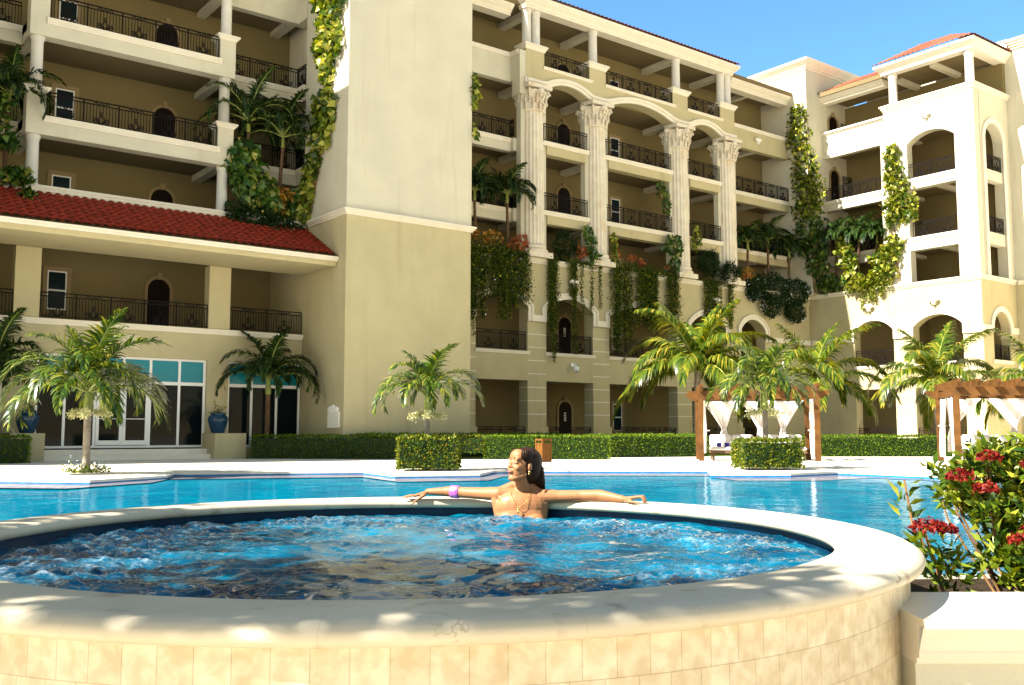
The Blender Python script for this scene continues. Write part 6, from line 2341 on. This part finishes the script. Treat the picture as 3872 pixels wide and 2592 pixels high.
# arm on the left of the picture
capsule(b, lp(-0.085, 6.375, 0.512), lp(-0.20, 6.43, 0.512), 0.047, 0.040)
capsule(b, lp(-0.20, 6.43, 0.512), lp(-0.32, 6.485, 0.515), 0.040, 0.036)
capsule(b, lp(-0.32, 6.485, 0.515), lp(-0.42, 6.515, 0.520), 0.037, 0.035)
capsule(b, lp(-0.42, 6.515, 0.520), lp(-0.555, 6.535, 0.517), 0.033, 0.021)
# arm on the right of the picture
capsule(b, lp(0.178, 6.365, 0.498), lp(0.30, 6.345, 0.500), 0.050, 0.039)
capsule(b, lp(0.30, 6.345, 0.500), lp(0.45, 6.31, 0.506), 0.039, 0.035)
capsule(b, lp(0.45, 6.31, 0.506), lp(0.56, 6.27, 0.509), 0.036, 0.037)
capsule(b, lp(0.56, 6.27, 0.509), lp(0.690, 6.155, 0.495), 0.037, 0.021)


def hand(mb, wrist, knuckle, side, fingers, thumb, flat=0.55):
    """palm box-ish block, then one chain of capsules per finger"""
    w_, k = Vector(wrist), Vector(knuckle)
    side = Vector(side).normalized()
    for i in (-1.5, -0.5, 0.5, 1.5):
        capsule(mb, w_ + side * 0.007 * i, k + side * 0.0125 * i, 0.0135, 0.0098, 10)
    for ch in fingers:
        for p, q, ra, rb in zip(ch[:-1], ch[1:], (0.0080, 0.0075, 0.0068), (0.0075, 0.0068, 0.0058)):
            capsule(mb, p, q, ra, rb, 8)
    for p, q, ra, rb in zip(thumb[:-1], thumb[1:], (0.0115, 0.0092, 0.008), (0.0092, 0.008, 0.0062)):
        capsule(mb, p, q, ra, rb, 8)


kn = lp(-0.640, 6.525, 0.492)
fl = []
for i, (L1, dz, dx) in enumerate(((0.070, 0.000, -0.002), (0.082, 0.001, 0.0), (0.076, 0.0, 0.002), (0.058, -0.001, 0.006))):
    o = kn + Vector((dx, 0.0185 - 0.0125 * i + 0.0, 0.001)) * 1.0
    sp = 0.012 * (1.5 - i)
    fl.append([o, o + Vector((-L1 * 0.45, sp * 0.35, 0.000)), o + Vector((-L1 * 0.75, sp * 0.7, -0.006)), o + Vector((-L1, sp, -0.011 + dz))])
hand(b, lp(-0.560, 6.535, 0.514), kn, (0, 1, 0), fl, [lp(-0.575, 6.515, 0.497), lp(-0.605, 6.488, 0.478), lp(-0.632, 6.470, 0.460), lp(-0.655, 6.461, 0.440)])
kn = lp(0.778, 6.075, 0.513)
fl = []
dv = Vector((0.70, -0.60, 0)).normalized()
sd_ = Vector((0.60, 0.70, 0.0))
for i, L1 in enumerate((0.070, 0.080, 0.076, 0.060)):
    o = kn + sd_ * (0.0125 * (i - 1.5))
    fl.append([o, o + dv * L1 * 0.46 + Vector((0, 0, 0.006 - 0.003 * abs(i - 1))), o + dv * L1 * 0.62 + Vector((0, 0, -0.016)), o + dv * L1 * 0.66 + Vector((0, 0, -0.032))])
hand(b, lp(0.694, 6.150, 0.494), kn, sd_, fl, [lp(0.705, 6.125, 0.487), lp(0.728, 6.085, 0.482), lp(0.752, 6.060, 0.481), lp(0.772, 6.045, 0.480)])
body = b.build('body', 'skin', lady)
bake(body, 0.0042, 7)

# hair: a cap over the skull with long strands behind the shoulder
b = MB()
b.ell(hp(0, -0.040, 0.040), (0.086, 0.105, 0.088), 20, 14, HR)
b.ell(hp(0, -0.060, -0.01), (0.084, 0.080, 0.095), 18, 12, HR)
for sg in (-1, 1):
    b.ell(hp(sg * 0.050, 0.012, 0.060), (0.030, 0.050, 0.044), 14, 10, HR)
r_ = random.Random(4)
for k in range(70):
    t = k / 69
    a = R(-70 + 150 * t)
    yy = 6.405 + 0.035 * math.sin(t * 3.1) + r_.uniform(-0.016, 0.016)
    st = lp(0.085 + 0.085 * t, yy - 0.02, 0.750 - 0.05 * t * t + r_.uniform(-0.01, 0.01))
    m1 = lp(0.088 + 0.108 * t, yy, 0.675)
    m2 = lp(0.088 + 0.118 * t, yy + 0.005, 0.600)
    en = lp(0.088 + 0.122 * t, yy, 0.526 + r_.uniform(-0.008, 0.012) + 0.05 * (t - 0.45) ** 2)
    b.tube([st, m1, m2, en], [0.014, 0.013, 0.011, 0.005], 6)
for k in range(10):
    st = hp(0.064, -0.01 - 0.006 * k, -0.03)
    en = lp(-0.006 + 0.003 * k, 6.395 + 0.004 * k, 0.535 + r_.uniform(0, 0.01))
    b.tube([st, st.lerp(en, 0.5) + Vector((-0.006, 0.01, 0)), en], [0.010, 0.009, 0.005], 6)
hair = b.build('hair', 'hair', lady)
bake(hair, 0.005, 3)
hm = M['hair'].node_tree
w_ = hm.nodes.new("ShaderNodeTexWave")
w_.inputs["Scale"].default_value = 26
w_.inputs["Distortion"].default_value = 4
w_.inputs["Detail"].default_value = 3
tc = hm.nodes.new("ShaderNodeTexCoord")
bp = hm.nodes.new("ShaderNodeBump")
bp.inputs["Strength"].default_value = 0.5
bp.inputs["Distance"].default_value = 0.006
hm.links.new(tc.outputs["Object"], w_.inputs["Vector"])
hm.links.new(w_.outputs["Fac"], bp.inputs["Height"])
hm.links.new(bp.outputs["Normal"], hm.nodes["Principled BSDF"].inputs["Normal"])
b = MB()
for k in range(60):
    t = k / 59
    yy = 6.385 + 0.03 * math.sin(t * 3.1) + r_.uniform(-0.016, 0.008)
    q = [lp(0.060 + 0.085 * t, yy - 0.035 + 0.03 * t, 0.792 - 0.05 * t * t), lp(0.082 + 0.10 * t, yy - 0.012, 0.735 - 0.01 * t), lp(0.090 + 0.114 * t, yy - 0.010, 0.655), lp(0.090 + 0.122 * t, yy - 0.004, 0.59), lp(0.086 + 0.130 * t + r_.uniform(-.008, .008), yy, 0.518 + r_.uniform(-0.008, 0.012))]
    b.tube(q, [0.002, 0.0032, 0.0032, 0.0028, 0.001], 4)
b.build('hair_strands', 'hairlight', lady, 180)
# small features of the face
for sg in (-1, 1):
    b = MB()
    b.tube([hp(sg * (0.013 + 0.027 * i / 6), 0.0775 - 0.0105 * (i / 6) ** 2 - 0.0035, 0.0008 - 0.0042 * math.sin(math.pi * i / 6)) for i in range(7)], 0.0016, 5)
    b.build('eyelashes', 'brow', lady, 180)
    b = MB()
    b.tube([hp(sg * (0.011 + 0.034 * i / 6), 0.0765 - 0.014 * (i / 6) ** 2, 0.027 + 0.0055 * math.sin(math.pi * (0.15 + 0.7 * i / 6))) for i in range(7)], [0.0018, 0.0024, 0.0024, 0.0022, 0.002, 0.0016, 0.001], 5)
    b.build('eyebrow', 'brow', lady, 180)
b = MB()
b.ell(hp(0, 0.0815, -0.0445), (0.0185, 0.0065, 0.0040), 12, 8, HR)
b.ell(hp(0, 0.0815, -0.0525), (0.0155, 0.0070, 0.0048), 12, 8, HR)
b.build('lips', 'lips', lady, 180)
b = MB()
b.ell(hp(-0.074, -0.004, -0.034), (0.008, 0.008, 0.008), 10, 8)
b.ell(hp(-0.076, -0.003, -0.046), (0.006, 0.006, 0.006), 10, 8)
b.build('earring', 'gold', lady, 180)
# necklace and pendant
b = MB()
NK = [lp(-0.006, 6.325, 0.535), lp(-0.002, 6.287, 0.500), lp(0.008, 6.266, 0.470), lp(0.024, 6.252, 0.446), lp(0.040, 6.247, 0.437), lp(0.056, 6.248, 0.441), lp(0.078, 6.256, 0.456), lp(0.096, 6.266, 0.478), lp(0.112, 6.285, 0.505), lp(0.122, 6.325, 0.535)]
for i in range(len(NK) - 1):
    for k in range(3):
        b.ell(NK[i].lerp(NK[i + 1], k / 3), (0.0026,) * 3, 6, 5)
b.tube(NK, 0.0011, 4)
b.ell(lp(0.040, 6.243, 0.425), (0.005, 0.004, 0.008), 8, 6)
b.ell(lp(0.039, 6.241, 0.408), (0.007, 0.005, 0.011), 8, 6)
b.build('necklace', 'gold', lady, 180)
b = MB()
ax = [lp(-0.345, 6.494, 0.517), lp(-0.352, 6.496, 0.517), lp(-0.395, 6.510, 0.519), lp(-0.402, 6.512, 0.519)]
b.tube(ax, [0.0395, 0.0415, 0.0415, 0.0395], 24, False)
bg_ = b.build('bracelet', 'bangle', lady, 180)
sm = bg_.modifiers.new('thick', 'SOLIDIFY')
sm.thickness = 0.005
b = MB()
for x, y in ((-0.015, 6.281), (0.135, 6.276)):
    vs = []
    b.ell(lp(x, y + 0.01, 0.326), (0.085, 0.058, 0.060), 18, 12)
b.ell(lp(0.06, 6.335, 0.31), (0.172, 0.086, 0.05), 20, 10)
b.build('bikini_top', 'bikini', lady, 180)
